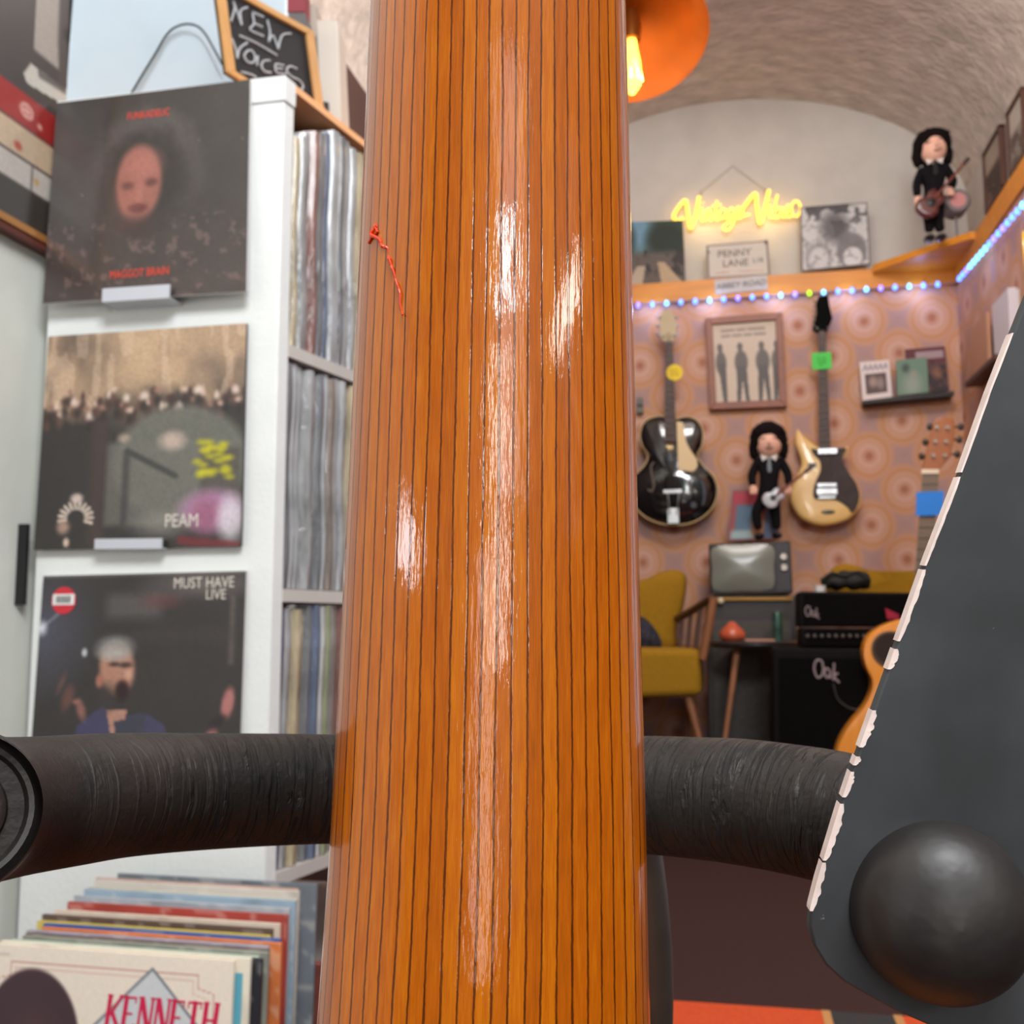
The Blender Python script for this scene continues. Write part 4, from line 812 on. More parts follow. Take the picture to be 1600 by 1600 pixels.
point('led_glow', (pr0+(pr1-pr0)*.4)+Vector((-.06, 0, -.06)), .3, (.35, .5, 1), .02)

# ================================================================== THINGS ON THE LEDGE
def flat_thing(name, label, cat, px4, Y, th, art, edge, prn, group=None, pn='cover_print', lean=0):
    q = [at_y(*px4[0], Y+lean), at_y(*px4[1], Y+lean), at_y(*px4[2], Y), at_y(*px4[3], Y)]; bc = (q[2]+q[3])/2
    t = thing(name, label, cat, bc, group); obj('backing', MB().hexa(q, [p+Vector((0, th, 0)) for p in q]), edge, t); art_obj(pn, art, q, (0, -.0012, 0), prn, t); return t, q
Ar = Art(70, 70, (60, 76, 60)); Ar.ell(.35, .15, .2, .35, (110, 148, 172), .5); Ar.ell(.05, .25, .22, .3, (34, 48, 36), .3); Ar.ell(.75, .3, .3, .28, (34, 46, 36), .3); Ar.rect(0, .5, 1, 1, (98, 88, 82), 1, .1); Ar.mix((Ar.V > .45)*(Ar.fbm(9, 6, 3) > .52)*.8, (44, 38, 38)); Ar.poly([(.1, 1), (.3, .7), (.42, .7), (.36, 1)], (186, 168, 148)); Ar.poly([(.65, 1), (.60, .66), (.70, .66), (.95, 1)], (186, 160, 130)); Ar.grain(.1)
flat_thing('record_album', 'dark green and blue album leaning on the ledge at its left end', 'album', [(962, 348), (1067, 344), (1071, 440), (966, 449)], 4.83, .006, Ar, black_edge, pmat, lean=.03)
Ar = Art(90, 90, (206, 202, 200)); Ar.mix((Ar.fbm(5, 5, 31) > .5)*np.clip(1.1-Ar.V*1.5, 0, 1), (84, 80, 82)); Ar.ell(.5, .35, .2, .25, (70, 66, 68), .4, .7); Ar.ell(.25, .80, .2, .22, (150, 146, 148), .1, .8); Ar.ell(.25, .86, .14, .2, (206, 202, 202), .1); Ar.ell(.74, .75, .22, .28, (120, 114, 116), .1, .9); Ar.ell(.75, .86, .14, .16, (214, 210, 210), .1); Ar.mix((Ar.vn(24, 24, 8) > .7)*.4, (110, 106, 108)); Ar.line([(0, 0), (1, 0), (1, 1), (0, 1), (0, 0)], .016, (70, 64, 66)); Ar.grain(.1)
flat_thing('record_album', 'black and white drawn album cover leaning right of the neon sign', 'album', [(1250, 324), (1355, 316), (1360, 413), (1253, 424)], 4.83, .006, Ar, black_edge, pmat, lean=.03)
Ar = Art(110, 70, (208, 198, 188)); Ar.line([(.02, .03), (.98, .03), (.98, .97), (.02, .97), (.02, .03)], .014, (110, 98, 94)); Ar.line([(.15, .86), (.35, .84)], .012, (184, 96, 84), .6); Ar.line([(.5, .84), (.9, .86)], .012, (184, 96, 84), .5); Ar.ell(.04, .22, .02, .03, (80, 70, 66), .3); Ar.ell(.97, .05, .03, .06, (80, 70, 66), .5); Ar.grain(.06)
t, q = flat_thing('street_sign', 'white street sign reading PENNY LANE under the neon sign', 'sign', [(1103, 383), (1200, 375), (1204, 430), (1105, 436)], 4.84, .004, Ar, MATS['white sleeve edge'] if 'white sleeve edge' in MATS else whitee, pmat, pn='sign_face', lean=.02)
ink = mat('faded dark ink', (104, 94, 90), .6); n0 = Vector((0, 1, 0))
place_text('PENNY', q, n0, .45, .31, .050, ink, t, lift=.003); place_text('LANE', q, n0, .46, .60, .050, ink, t, lift=.003); place_text('L18', q, n0, .82, .56, .032, ink, t, lift=.003)
Ar = Art(60, 20, (196, 188, 184)); Ar.grain(.06)
t, q = flat_thing('name_plate', 'small white plate reading ABBEY ROAD on the orange ledge', 'sign', [(1116, 438), (1198, 430), (1200, 452), (1118, 460)], 4.762, .006, Ar, whitee, pmat, pn='sign_face')
place_text('ABBEY ROAD', q, n0, .5, .5, .038, mat('blue grey ink', (84, 88, 96), .6), t, lift=.003, shear=.15)
# neon sign
neon = thing('neon_sign', 'glowing yellow script neon sign reading Vintage Vibe on white wall', 'neon sign', at_y(1150, 330, 4.93))
nmt = mat('lit yellow neon', (255, 214, 100), .3, emit=((255, 200, 70), 1.9))
Z4 = lambda a: [(980+x/5, 220+y/5) for x, y in a]
ns = [[(440, 600), (395, 625), (362, 598), (385, 540), (450, 465), (470, 530), (492, 682), (532, 590), (562, 435)],
      [(585, 520), (578, 575), (584, 625), (606, 612)], [(618, 545), (614, 622)], [(616, 560), (640, 530), (652, 560), (648, 618), (668, 612)],
      [(700, 468), (690, 560), (694, 615), (716, 612)], [(662, 512), (735, 498)],
      [(768, 535), (738, 532), (722, 570), (736, 606), (762, 590), (772, 540), (772, 600), (790, 606)],
      [(832, 530), (804, 530), (790, 566), (806, 594), (830, 575), (838, 535), (832, 630), (800, 690), (760, 694), (752, 670), (800, 630), (850, 606)],
      [(850, 574), (884, 560), (886, 526), (862, 520), (850, 560), (862, 604), (905, 590), (960, 572)],
      [(905, 570), (895, 545), (930, 490), (1002, 410), (1014, 520), (1038, 645), (1072, 540), (1108, 385)],
      [(1118, 500), (1108, 560), (1116, 598), (1138, 588)], [(1174, 422), (1152, 520), (1148, 590), (1168, 602), (1196, 580), (1200, 530), (1172, 522), (1154, 556)],
      [(1215, 520), (1208, 570), (1218, 596), (1244, 585)], [(1238, 560), (1268, 545), (1274, 512), (1250, 506), (1238, 548), (1252, 592), (1290, 588)],
      [(1304, 470), (1282, 520), (1296, 580), (1334, 584), (1354, 530), (1338, 478), (1306, 474), (1290, 500)], [(1125, 462), (1127, 466)], [(590, 484), (592, 488)]]
ntb = MB()
for s_ in ns:
    pts = [at_y(x, y, 4.93) for x, y in Z4(s_)]; big = s_[0] in ((440, 600), (905, 570)); ntb.tube(smooth_outline(pts, 5, False) if len(pts) > 2 else pts, (.0088 if big else .0052), 8)
obj('neon_tube', ntb, nmt, neon, smooth=60)
obj('hanging_wire', MB().tube([at_y(1095, 300, 4.95), at_y(1145, 259, 4.97), at_y(1196, 297, 4.95)], .0013, 6), mat('grey wire', (120, 108, 100), .5), neon)
obj('standoff', MB().tube([at_y(1095, 300, 4.93), at_y(1095, 300, 4.975)], .004, 6).tube([at_y(1196, 297, 4.93), at_y(1196, 297, 4.975)], .004, 6), mat('grey wire', (0, 0, 0)), neon)
point('neon_glow', at_y(1100, 340, 4.86), .5, (1, .7, .25), .05); point('neon_glow', at_y(1200, 335, 4.86), .5, (1, .7, .25), .05)

# frames on the upper right wall
def wr(px, py, X): return at_x(px, py, X)
def side_frame(lpx, lt, lb, rpx, label, col, artc):
    X = XRU-.004; a = wr(lpx, lt, X); b_ = wr(rpx, lt, X); zt_, zb2 = a.z, wr(lpx, lb, X).z
    t = thing('picture_frame', label, 'picture', (X, (a.y+b_.y)/2, zb2)); q = [Vector((X-.012, a.y, zt_)), Vector((X-.012, b_.y, zt_)), Vector((X-.012, b_.y, zb2)), Vector((X-.012, a.y, zb2))]
    Ar = Art(30, 60, artc[0]); Ar.mix((Ar.fbm(4, 6, int(lpx)) > .5)*(Ar.V > .45), artc[1]); Ar.rect(0, 0, 1, .4, artc[2], .8, .05)
    art_obj('print', Ar, q, (-.001, 0, 0), pmat, t); m = mat('dark brown frame', (84, 50, 38), .5)
    w_ = .014; y0_, y1_ = q[0].y, q[1].y
    for nme, c, s_ in (('frame_rail', (X-.01, (y0_+y1_)/2, zt_), (.024, abs(y1_-y0_)+w_, w_)), ('frame_rail', (X-.01, (y0_+y1_)/2, zb2), (.024, abs(y1_-y0_)+w_, w_)), ('frame_rail', (X-.01, y0_, (zt_+zb2)/2), (.024, w_, zt_-zb2)), ('frame_rail', (X-.01, y1_, (zt_+zb2)/2), (.024, w_, zt_-zb2))): obj(nme, MB().box(c, s_), m, t)
side_frame(1543, 242, 338, 1571, 'brown framed picture nearest the corner on the upper right wall', 0, ((120, 92, 80), (60, 40, 36), (176, 162, 146)))
side_frame(1581, 178, 282, 1606, 'dark framed picture at the right edge on the upper right wall', 0, ((150, 140, 132), (96, 84, 80), (196, 186, 176)))

# ================================================================== DOLLS
skinm = mat('doll skin', (236, 182, 158), .6); hairm = mat('black doll hair', (22, 14, 14), .9, spec=.15, bump=.6, bscale=120); suit = mat('black doll suit', (20, 17, 20), .9, spec=.15, var=.2, vscale=60); shoe = mat('black doll shoe', (12, 12, 14), .3); shirt = mat('white doll collar', (214, 206, 200), .7)
def skin_mesh(name, joints, edges, m, parent, sub=2):
    o0 = Vector(parent['_o']); me = bpy.data.meshes.new(name); me.from_pydata([tuple(Vector(p)-o0) for p, r in joints], edges, []); o = bpy.data.objects.new(name, me); COL.objects.link(o)
    sk = o.modifiers.new('s', 'SKIN'); sk.use_smooth_shade = True; ss = o.modifiers.new('b', 'SUBSURF'); ss.levels = ss.render_levels = sub
    for i, (p, r) in enumerate(joints): me.skin_vertices[0].data[i].radius = (r, r); me.skin_vertices[0].data[i].use_root = (i == 0)
    bpy.context.view_layer.update(); nm2 = bpy.data.meshes.new_from_object(o.evaluated_get(bpy.context.evaluated_depsgraph_get())); bpy.data.objects.remove(o); bpy.data.meshes.remove(me)
    nm2.materials.clear(); nm2.materials.append(m); nm2.name = name
    o = bpy.data.objects.new(name, nm2); COL.objects.link(o); o.parent = parent; o['_o'] = tuple(o0); return o
def doll(label, Y, foot, head, hr, sh, hip, hands, knees, feet, elbows, face_tilt=0, mouth=True):
    s = Y/F*1.0   # metres per pixel at this distance
    P = lambda p, dy=0: at_y(p[0], p[1], Y+dy)
    t = thing('doll', label, 'doll', P(foot)); R = hr*s
    neck_ = P((head[0], (head[1]+hr*1.0))); chest = P(((sh[0][0]+sh[1][0])/2, sh[0][1]+8)); hp = P(hip)
    J = [(hp, 15*s), (chest, 15*s), (neck_+Vector((0, 0, -.002)), 7*s)]; E = [(0, 1), (1, 2)]
    for k in range(2):
        i = len(J); J += [(P(sh[k]), 8.5*s), (P(elbows[k], -.01), 7*s), (P(hands[k], -.03).lerp(P(elbows[k], -.01), .22), 6*s)]; E += [(1, i), (i, i+1), (i+1, i+2)]
        i = len(J); J += [(P((hip[0]+(-8, 8)[k], hip[1]+6)), 10.5*s), (P(knees[k], -.012), 8.5*s), (P((feet[k][0], feet[k][1]-9), -.004), 7*s)]; E += [(0, i), (i, i+1), (i+1, i+2)]
    skin_mesh('suit', J, E, suit, t)
    hd = P(head, -.012); Rt = Matrix.Rotation(face_tilt, 3, 'Y')
    hb_ = MB().ball(hd, R, 24, 16, (.86, .85, 1.0)); 
    for sg in (-1, 1): hb_.ball(hd+Vector((sg*R*.86, 0, -R*.05)), R*.2, 8, 6, (.6, .6, 1.2))
    hb_.tube([hd+Vector((0, 0, -R*.8)), neck_+Vector((0, 0, -.006))], R*.32, 10)
    h = obj('head', hb_, skinm, t, smooth=80)
    obj('nose', MB().ball(hd+Rt@Vector((0, -R*.9, -R*.12)), R*.16, 10, 8, (.8, 1, 1.3)), skinm, h, smooth=80)
    fm = MB()
    for sg in (-1, 1): fm.tube([hd+Rt@Vector((sg*R*.22, -R*.80, R*.16)), hd+Rt@Vector((sg*R*.36, -R*.77, R*.20)), hd+Rt@Vector((sg*R*.50, -R*.68, R*.14))], R*.035, 6)
    fm.tube([hd+Rt@Vector((-R*.24, -R*.76, -R*.42)), hd+Rt@Vector((0, -R*.80, -R*.50)), hd+Rt@Vector((R*.24, -R*.76, -R*.42))], R*.04, 6); obj('face_features', fm, mat('doll feature brown', (92, 46, 40), .7), h)
    hm = MB().ball(hd+Vector((0, R*.38, R*.26)), R*1.22, 28, 18, (.98, .95, .98))
    for sg in (-1, 1): hm.ball(hd+Vector((sg*R*.90, R*.30, -R*.35)), R*.48, 14, 10, (.7, .9, 1.5))
    for k in range(9):
        a = -1.0+k*.25; hm.ball(hd+Vector((math.sin(a)*R*.86, -R*.42*math.cos(a)-R*.14, R*(.78-.14*abs(math.sin(a))))), R*.27, 8, 6, (.9, .9, 1.2))
    for v in hm.v: v += (v-hd).normalized()*mnoise.noise(v*70)*R*.10
    obj('hair', hm, hairm, t, smooth=80)
    cm_ = MB()
    for sg in (-1, 1): cm_.prism([neck_+Vector((0, -.03, .004)), neck_+Vector((sg*.036, -.026, .012)), neck_+Vector((sg*.028, -.034, -.018))], (0, -.004, 0))
    obj('collar', cm_, shirt, t); obj('tie', MB().prism([neck_+Vector((x, -15*s*1.05, z)) for x, z in ((-.006, -.004), (.006, -.004), (.009, -.06), (0, -.07), (-.009, -.06))], (0, .004, 0)), shoe, t)
    for k in range(2):
        hc = P(hands[k], -.035); hm_ = MB().ball(hc, 5.6*s, 12, 8, (1, .7, 1.1))
        for q_ in range(4): hm_.ball(hc+Vector(((q_-1.5)*2.6*s, -.008, -5.2*s)), 1.7*s, 8, 6, (1, 1, 2.2))
        hm_.ball(hc+Vector(((-1, 1)[k]*-5*s, -.006, -1.5*s)), 1.8*s, 8, 6, (1, 1, 1.8)); obj('hand', hm_, skinm, t, smooth=80)
        fc = P(feet[k], -.02); obj('shoe', MB().ball(Vector((fc.x, fc.y, fc.z+.0)), 8*s, 14, 8, (1.0, 1.9, .62)), shoe, t, smooth=80)
    return t
YD = at_z(1462, 374, Zs).y
doll('black-suited mop-haired doll with a red guitar on the corner shelf', YD, (1462, 380), (1458, 232), 24, ((1438, 270), (1480, 264)), (1458, 322), ((1434, 312), (1484, 298)), ((1452, 346), (1466, 346)), ((1452, 373), (1470, 372)), ((1432, 290), (1490, 284)), face_tilt=-.25)
YT = 4.52
doll('black-suited mop-haired doll with a silver bass on top of the television', YT, (1200, 842), (1201, 692), 24, ((1183, 722), (1222, 722)), (1200, 776), ((1177, 764), (1232, 764)), ((1180, 800), (1212, 806)), ((1186, 838), (1214, 837)), ((1174, 744), (1232, 742)))
def toy_guitar(label, Y, body, a, b_, rb, cb_, cn):
    A_, B_ = at_y(*a, Y), at_y(*b_, Y); c = at_y(*body, Y); d_ = (B_-c).normalized(); sd = d_.cross(Vector((0, 1, 0))); t = thing('toy_guitar', label, 'toy guitar', c); s = Y/F
    out = smooth_outline([c+d_*(x*rb*s)+sd*(y*rb*s) for x, y in ((-1.05, 0), (-.85, .6), (-.3, .82), (.2, .55), (.65, .62), (1.0, .45), (.85, .1), (.85, -.1), (1.0, -.45), (.65, -.62), (.2, -.55), (-.3, -.82), (-.85, -.6))], 4)
    obj('body', MB().dome(out, c, Vector((0, 1, 0)), [(0, -.012), (.7, -.012), (.93, -.010), (1, -.004), (1, .012), (.0, .012)]), cb_, t, smooth=50)
    obj('neck', MB().tube([c+d_*rb*s*.3+Vector((0, -.014, 0)), B_+Vector((0, -.012, 0))], .0055, 8), cn, t, smooth=60)
    obj('headstock', MB().box(B_+d_*.014+Vector((0, -.012, 0)), (.016, .008, .034), M=Matrix((sd, Vector((0, 1, 0)), d_)).transposed()), mat('dark toy wood', (52, 30, 26), .5), t)
    obj('pickguard', MB().ball(c+Vector((0, -.014, 0)), rb*s*.3, 12, 6, (1, .2, 1)), mat('black toy plastic', (20, 20, 22), .4), t, smooth=60)
toy_guitar('dark red toy guitar held by the doll on the corner shelf', YD-.075, (1454, 318), (1454, 318), (1505, 258), 22, mat('dark red toy lacquer', (88, 30, 26), .3, coat=.5), mat('rosewood toy', (120, 58, 46), .5))
toy_guitar('silver toy bass held by the doll on the television', YT-.075, (1208, 778), (1208, 778), (1258, 738), 16, mat('silver toy lacquer', (186, 184, 190), .3, coat=.5), MATS['rosewood toy'])
# pink drum behind the upper doll
dr = thing('toy_drum', 'small grey and pink toy drum beside the doll on the corner shelf', 'toy drum', at_y(1496, 334, YD+.02))
dc = at_y(1496, 314, YD+.0); obj('shell', MB().lathe(dc+Vector((0, .04, 0)), [(0, -.05), (.045, -.05), (.052, -.04), (.052, .04), (0, .04)], 24, (0, 1, 0)), mat('grey drum shell', (120, 110, 108), .5), dr, smooth=40)
obj('drum_head', MB().lathe(dc+Vector((0, -.012, 0)), [(0, 0), (.032, 0), (.032, .002), (0, .003)], 24, (0, 1, 0)), mat('pink drum head', (196, 128, 124), .6), dr)
obj('stand', MB().tube([dc+Vector((0, .04, -.04)), Vector((dc.x, dc.y+.04, Zs+.004))], .006, 8), MATS['grey drum shell'], dr)

# ================================================================== FRAMED POSTER, WALL LEDGE
fq = quad_y([(1102, 498), (1222, 489), (1229, 636), (1109, 641)], 4.775)
fpo = thing('picture_frame', 'orange-brown wooden framed poster of four grey standing figures', 'picture', (fq[2]+fq[3])/2)
Ar = Art(100, 130, (204, 184, 164)); g1 = (104, 96, 90)
for x, w_, lg_ in ((.10, .055, 0), (.42, .075, 1), (.76, .08, 1), (1.0, .07, 1)):
    Ar.ell(x, .30, .045, .05, g1, .2); Ar.ell(x, .35, .03, .05, g1, .3); Ar.ell(x+.01, .50, w_+.03, .15, g1, .15)
    if lg_: Ar.poly([(x-.07, .55), (x+.09, .55), (x+.12, 1), (x+.06, 1), (x+.02, .72), (x-.02, 1), (x-.08, 1)], (92, 86, 84))
    else: Ar.poly([(x-.04, .5), (x+.08, .5), (x+.09, 1), (x+.02, 1)], (92, 86, 84))
for r_ in (0, 1):
    x = .14
    for wl_ in ((.2, .12, .26), (.13, .13, .11, .17))[r_]: Ar.line([(x, .09+.07*r_-x*.01), (x+wl_, .09+.07*r_-.005)], .014, (126, 112, 102), .85, .9); x += wl_+.05
Ar.grain(.05)
qi = inset(fq, .09, .075); art_obj('print', Ar, qi, (0, -.001, 0), pmat, fpo); fwm = mat('orange brown frame wood', (130, 66, 34), .45, var=.15, vscale=20)
obj('backing', MB().hexa(fq, [p+Vector((0, .022, 0)) for p in fq]), fwm, fpo)
for i in range(4):
    j = (i+1) % 4; fy = Vector((0, -.016, 0)); obj('frame_rail', MB().hexa([fq[i]+fy, fq[j]+fy, qi[j]+fy, qi[i]+fy], [fq[i], fq[j], qi[j], qi[i]]), fwm, fpo, bevel=.002)
s0, s1 = at_y(1350, 624, 4.70), at_y(1491, 611, 4.70)
wlz = at_y(1420, 618, 4.70).z
sh_ = obj('wall_ledge', MB().hexa([s0, s1, s1+Vector((0, 0, -.018)), s0+Vector((0, 0, -.018))], [p+Vector((0, .098, 0)) for p in (s0, s1, s1+Vector((0, 0, -.018)), s0+Vector((0, 0, -.018)))]), mat('black ledge', (22, 18, 20), .5), origin=s0); tag(sh_, 'narrow black picture ledge holding three small covers', 'shelf')
Ar = Art(60, 60, (92, 34, 40)); Ar.rect(.25, .08, .95, .25, (176, 160, 158), .8, .02); Ar.rect(.3, .35, 1, 1, (84, 50, 44), 1, .05); Ar.mix((Ar.fbm(6, 6, 2) > .52)*(Ar.V > .3), (44, 24, 26)); Ar.ell(.75, .6, .12, .12, (150, 100, 70), .6, .7)
flat_thing('record_cover', 'dark red cover standing at the back of the black ledge', 'record cover', [(1414, 546), (1476, 541), (1483, 610), (1420, 616)], 4.735, .006, Ar, black_edge, pmat, lean=.03)
Ar = Art(60, 60, (104, 130, 110)); Ar.ell(.5, .75, .28, .3, (150, 156, 142), .6, .8); Ar.ell(.3, .25, .12, .12, (50, 60, 54), .5, .8); Ar.ell(.55, .45, .1, .1, (160, 140, 120), .5, .6)
flat_thing('record_cover', 'muted green cover in the middle of the black ledge', 'record cover', [(1400, 563), (1448, 558), (1451, 613), (1402, 618)], 4.715, .006, Ar, black_edge, pmat, lean=.02)
Ar = Art(60, 70, (220, 204, 200)); Ar.rect(.14, .33, .86, .86, (84, 64, 60), 1, .02); Ar.ell(.4, .55, .14, .14, (176, 150, 138), .5, .8); Ar.ell(.65, .6, .12, .16, (170, 148, 138), .5, .7)
for k in range(5): Ar.line([(.1+.17*k, .22), (.2+.17*k, .1), (.22+.17*k, .22)], .02, (96, 90, 104), .8)
flat_thing('framed_photo', 'white framed black and white photo at the left end of black ledge', 'picture', [(1343, 566), (1389, 562), (1394, 620), (1348, 626)], 4.70, .012, Ar, whitee, pmat, lean=.015)

# right wall items
xw2 = XR-.002
def rwq(lpx, lt, lb, rpx, dx): a = at_x(lpx, lt, xw2-dx); b_ = at_x(rpx, lt, xw2-dx); zb2 = at_x(lpx, lb, xw2-dx).z; return a, b_, a.z, zb2
a, b_, zt_, zb2 = rwq(1552, 478, 578, 1578, .03)
lf = thing('leaflet_holder', 'white leaflet holder on the wallpapered right wall', 'leaflet holder', (xw2, (a.y+b_.y)/2, zb2)); obj('sheet', MB().box((xw2-.02, (a.y+b_.y)/2, (zt_+zb2)/2), (.03, abs(a.y-b_.y), zt_-zb2)), mat('white paper', (214, 206, 214), .6), lf); obj('backing', MB().box((xw2-.002, (a.y+b_.y)/2, (zt_+zb2)/2), (.006, abs(a.y-b_.y)+.02, zt_-zb2-.02)), whitee, lf)
a, b_, zt_, zb2 = rwq(1508, 598, 606, 1556, .06)
o = obj('wall_ledge', MB().box((xw2-.03, (a.y+b_.y)/2, zt_-.01), (.06, abs(a.y-b_.y), .02)), mat('dark brown wood', (82, 46, 34), .5), origin=(xw2, a.y, zt_)); tag(o, 'small dark brown ledge on the right wall below the white leaflets', 'shelf')
a, b_, zt2, zb3 = rwq(1516, 520, 592, 1545, .03)
o = obj('booklet', MB().box((xw2-.03, (a.y+b_.y)/2, (zt2+zt_)/2), (.014, abs(a.y-b_.y), zt2-zt_)), mat('tan booklet', (186, 134, 104), .6), origin=(xw2-.03, a.y, zt_)); tag(o, 'tan booklet standing on the small brown right wall ledge', 'booklet')
yc = at_x(1612, 402, xw2-.05)
yo = thing('tambourine', 'yellow round rim at the right edge under the blue lights', 'tambourine', yc)
yel = mat('yellow lacquer', (226, 174, 16), .35, coat=.5)
obj('rim', MB().lathe(yc, [(.080, -.022), (.088, -.022), (.088, .022), (.080, .022), (.080, -.022)], 40, (1, -.3, 0)), yel, yo, smooth=40); obj('hook', MB().tube([yc+Vector((0, 0, .085)), yc+Vector((.05, 0, .095))], .003, 6), MATS['grey wire'], yo)

# ================================================================== WALL GUITARS
blackg = mat('gloss black lacquer', (14, 14, 16), .12, coat=1.0, spec=.7); chrome = mat('chrome', (176, 176, 176), .32, 1.0); cream2 = mat('cream plastic aged', (222, 190, 138), .4)
rosew = mat('rosewood fretboard', (70, 46, 40), .5, var=.15, vscale=30); fretm = mat('fret wire', (150, 140, 130), .3, .9)
def frets(nme, aL, aR, bL, bR, Y, n, parent):
    f_ = MB()
    for k in range(1, n):
        t = 1-(1-k/n)**1.0; l, r_ = at_y(aL[0]+(bL[0]-aL[0])*t, aL[1]+(bL[1]-aL[1])*t, Y), at_y(aR[0]+(bR[0]-aR[0])*t, aR[1]+(bR[1]-aR[1])*t, Y); f_.tube([l, r_], .0013, 4)
    obj(nme, f_, fretm, parent)
def strings(a, b_, Y0, Y1, wa, wb, n, parent):
    m = MB()
    for k in range(n):
        s_ = k/(n-1)-.5; m.tube([at_y(a[0]+wa*s_, a[1], Y0), at_y(b_[0]+wb*s_, b_[1], Y1)], .0006, 4)
    obj('strings', m, fretm, parent)
YG = 4.70
g1t = thing('guitar', 'glossy black hollow guitar with cream pickguard on the wallpaper wall', 'guitar', at_y(1052, 822, YG))
ol = [(1052, 655), (1030, 650), (1008, 658), (1000, 677), (1003, 695), (1012, 712), (1006, 728), (990, 745), (983, 765), (990, 790), (1015, 812), (1050, 821), (1086, 815), (1112, 795), (1121, 768), (1115, 745), (1098, 727), (1090, 711), (1097, 695), (1098, 672), (1088, 656), (1072, 651)]
o3 = smooth_outline([at_y(x, y, YG) for x, y in ol], 4)
obj('body', MB().dome(o3, at_y(1051, 745, YG), Vector((0, 1, 0)), [(0, -.036), (.25, -.035), (.5, -.031), (.75, -.022), (.92, -.010), (.985, -.002), (1, .004), (1, .055), (.97, .06)]), blackg, g1t, smooth=60)
obj('body_binding', MB().tube(o3+[o3[0]], .0035, 6, cap=False), cream2, g1t, smooth=60)
obj('neck', MB().hexa(quad_y([(1040, 533), (1051, 533), (1057, 690), (1038, 690)], YG-.048), quad_y([(1040, 533), (1051, 533), (1057, 690), (1038, 690)], YG-.020)), rosew, g1t); frets('frets', (1040, 533), (1051, 533), (1038, 690), (1057, 690), YG-.049, 16, g1t)
obj('pickguard', MB().prism([at_y(x, y, YG-.045) for x, y in ((1057, 658), (1067, 660), (1072, 690), (1078, 702), (1089, 718), (1090, 728), (1084, 737), (1060, 735))], (0, .004, 0)), cream2, g1t, bevel=.001)
h1 = obj('headstock', MB().prism(smooth_outline([at_y(x, y, YG-.035) for x, y in ((1040, 535), (1032, 525), (1031, 505), (1035, 488), (1042, 484), (1050, 488), (1056, 505), (1055, 525), (1050, 535))], 3), (0, .016, 0)), mat('pearl headstock', (186, 164, 128), .5), g1t)
for sx_ in (-1, 1):
    for q_ in range(3): c = at_y(1043+sx_*14, 496+q_*13, YG-.03); obj('tuning_peg', MB().ball(c, .010, 8, 6, (1, .6, .9)), chrome, g1t, smooth=60)
obj('bridge', MB().box(at_y(1051, 768, YG-.045), (.085, .016, .018)), chrome, g1t, bevel=.002); obj('tailpiece', MB().box(at_y(1052, 806, YG-.024), (.05, .012, .07)).tube([at_y(1043, 772, YG-.042), at_y(1047, 805, YG-.03)], .003).tube([at_y(1061, 772, YG-.042), at_y(1057, 805, YG-.03)], .003), chrome, g1t, bevel=.002)
for sx_, cx in ((-1, 1018), (1, 1080)):
    pts = smooth_outline([at_y(cx+x*-sx_, y, YG-.036) for x, y in ((4, 722), (-1, 730), (1, 745), (4, 758), (0, 768), (-6, 764))], 4, False); obj('f_hole', MB().tube(pts, .0042, 6), mat('pale f-hole edge', (120, 106, 96), .4), g1t)
for c in ((1072, 776), (1084, 790)): obj('knob', MB().lathe(at_y(*c, YG-.028), [(0, -.02), (.014, -.02), (.016, 0), (0, 0)], 16, (0, 1, 0)), MATS['black plastic'], g1t)
strings((1045, 520), (1051, 768), YG-.053, YG-.056, 8, 14, 6, g1t)
tg = thing('price_tag', 'yellow round price tag on the neck of the black guitar', 'tag', at_y(1054, 592, YG-.052)); tc_ = at_y(1054, 582, YG-.054); obj('card', MB().lathe(tc_, [(0, 0), (.038, 0), (.038, .002), (0, .002)], 24, (0, 1, 0)), mat('yellow card', (232, 196, 20), .6), tg)
tx = MB(); [tx.tube([tc_+Vector((x, -.002, z)), tc_+Vector((x+.012, -.002, z+.002))], .0014, 4) for x, z in ((-.02, .01), (-.002, .008), (-.015, -.008), (.004, -.01))]; obj('handwriting', tx, mat('black ink', (0, 0, 0)), tg)
# cream electric
g2 = thing('guitar', 'cream solid-body electric guitar with a dark pickguard on the wallpaper wall', 'guitar', at_y(1285, 822, YG))
ol = [(1245, 671), (1254, 680), (1266, 690), (1280, 699), (1297, 702), (1312, 703), (1325, 697), (1323, 708), (1317, 718), (1320, 730), (1334, 748), (1345, 772), (1342, 795), (1322, 813), (1285, 821), (1254, 811), (1238, 790), (1235, 768), (1244, 745), (1252, 728), (1250, 712), (1243, 692)]
o3 = smooth_outline([at_y(x, y, YG) for x, y in ol], 4)
butter = mat('butterscotch cream lacquer', (236, 190, 116), .35, var=.05, coat=.5)
obj('body', MB().dome(o3, at_y(1286, 757, YG), Vector((0, 1, 0)), [(0, -.014), (.6, -.014), (.90, -.013), (.97, -.010), (1, -.002), (1, .04), (.95, .045)]), butter, g2, smooth=50)
obj('pickguard', MB().prism(smooth_outline([at_y(x, y, YG-.019) for x, y in ((1268, 701), (1280, 703), (1300, 702), (1322, 700), (1318, 711), (1317, 722), (1326, 738), (1338, 756), (1343, 775), (1338, 794), (1331, 801), (1324, 792), (1308, 782), (1290, 779), (1273, 779), (1271, 765), (1276, 748), (1282, 735), (1281, 720), (1272, 711))], 3), (0, .004, 0)), mat('tortoise pickguard', (56, 38, 34), .5, var=.3, vscale=30, spec=.3), g2)
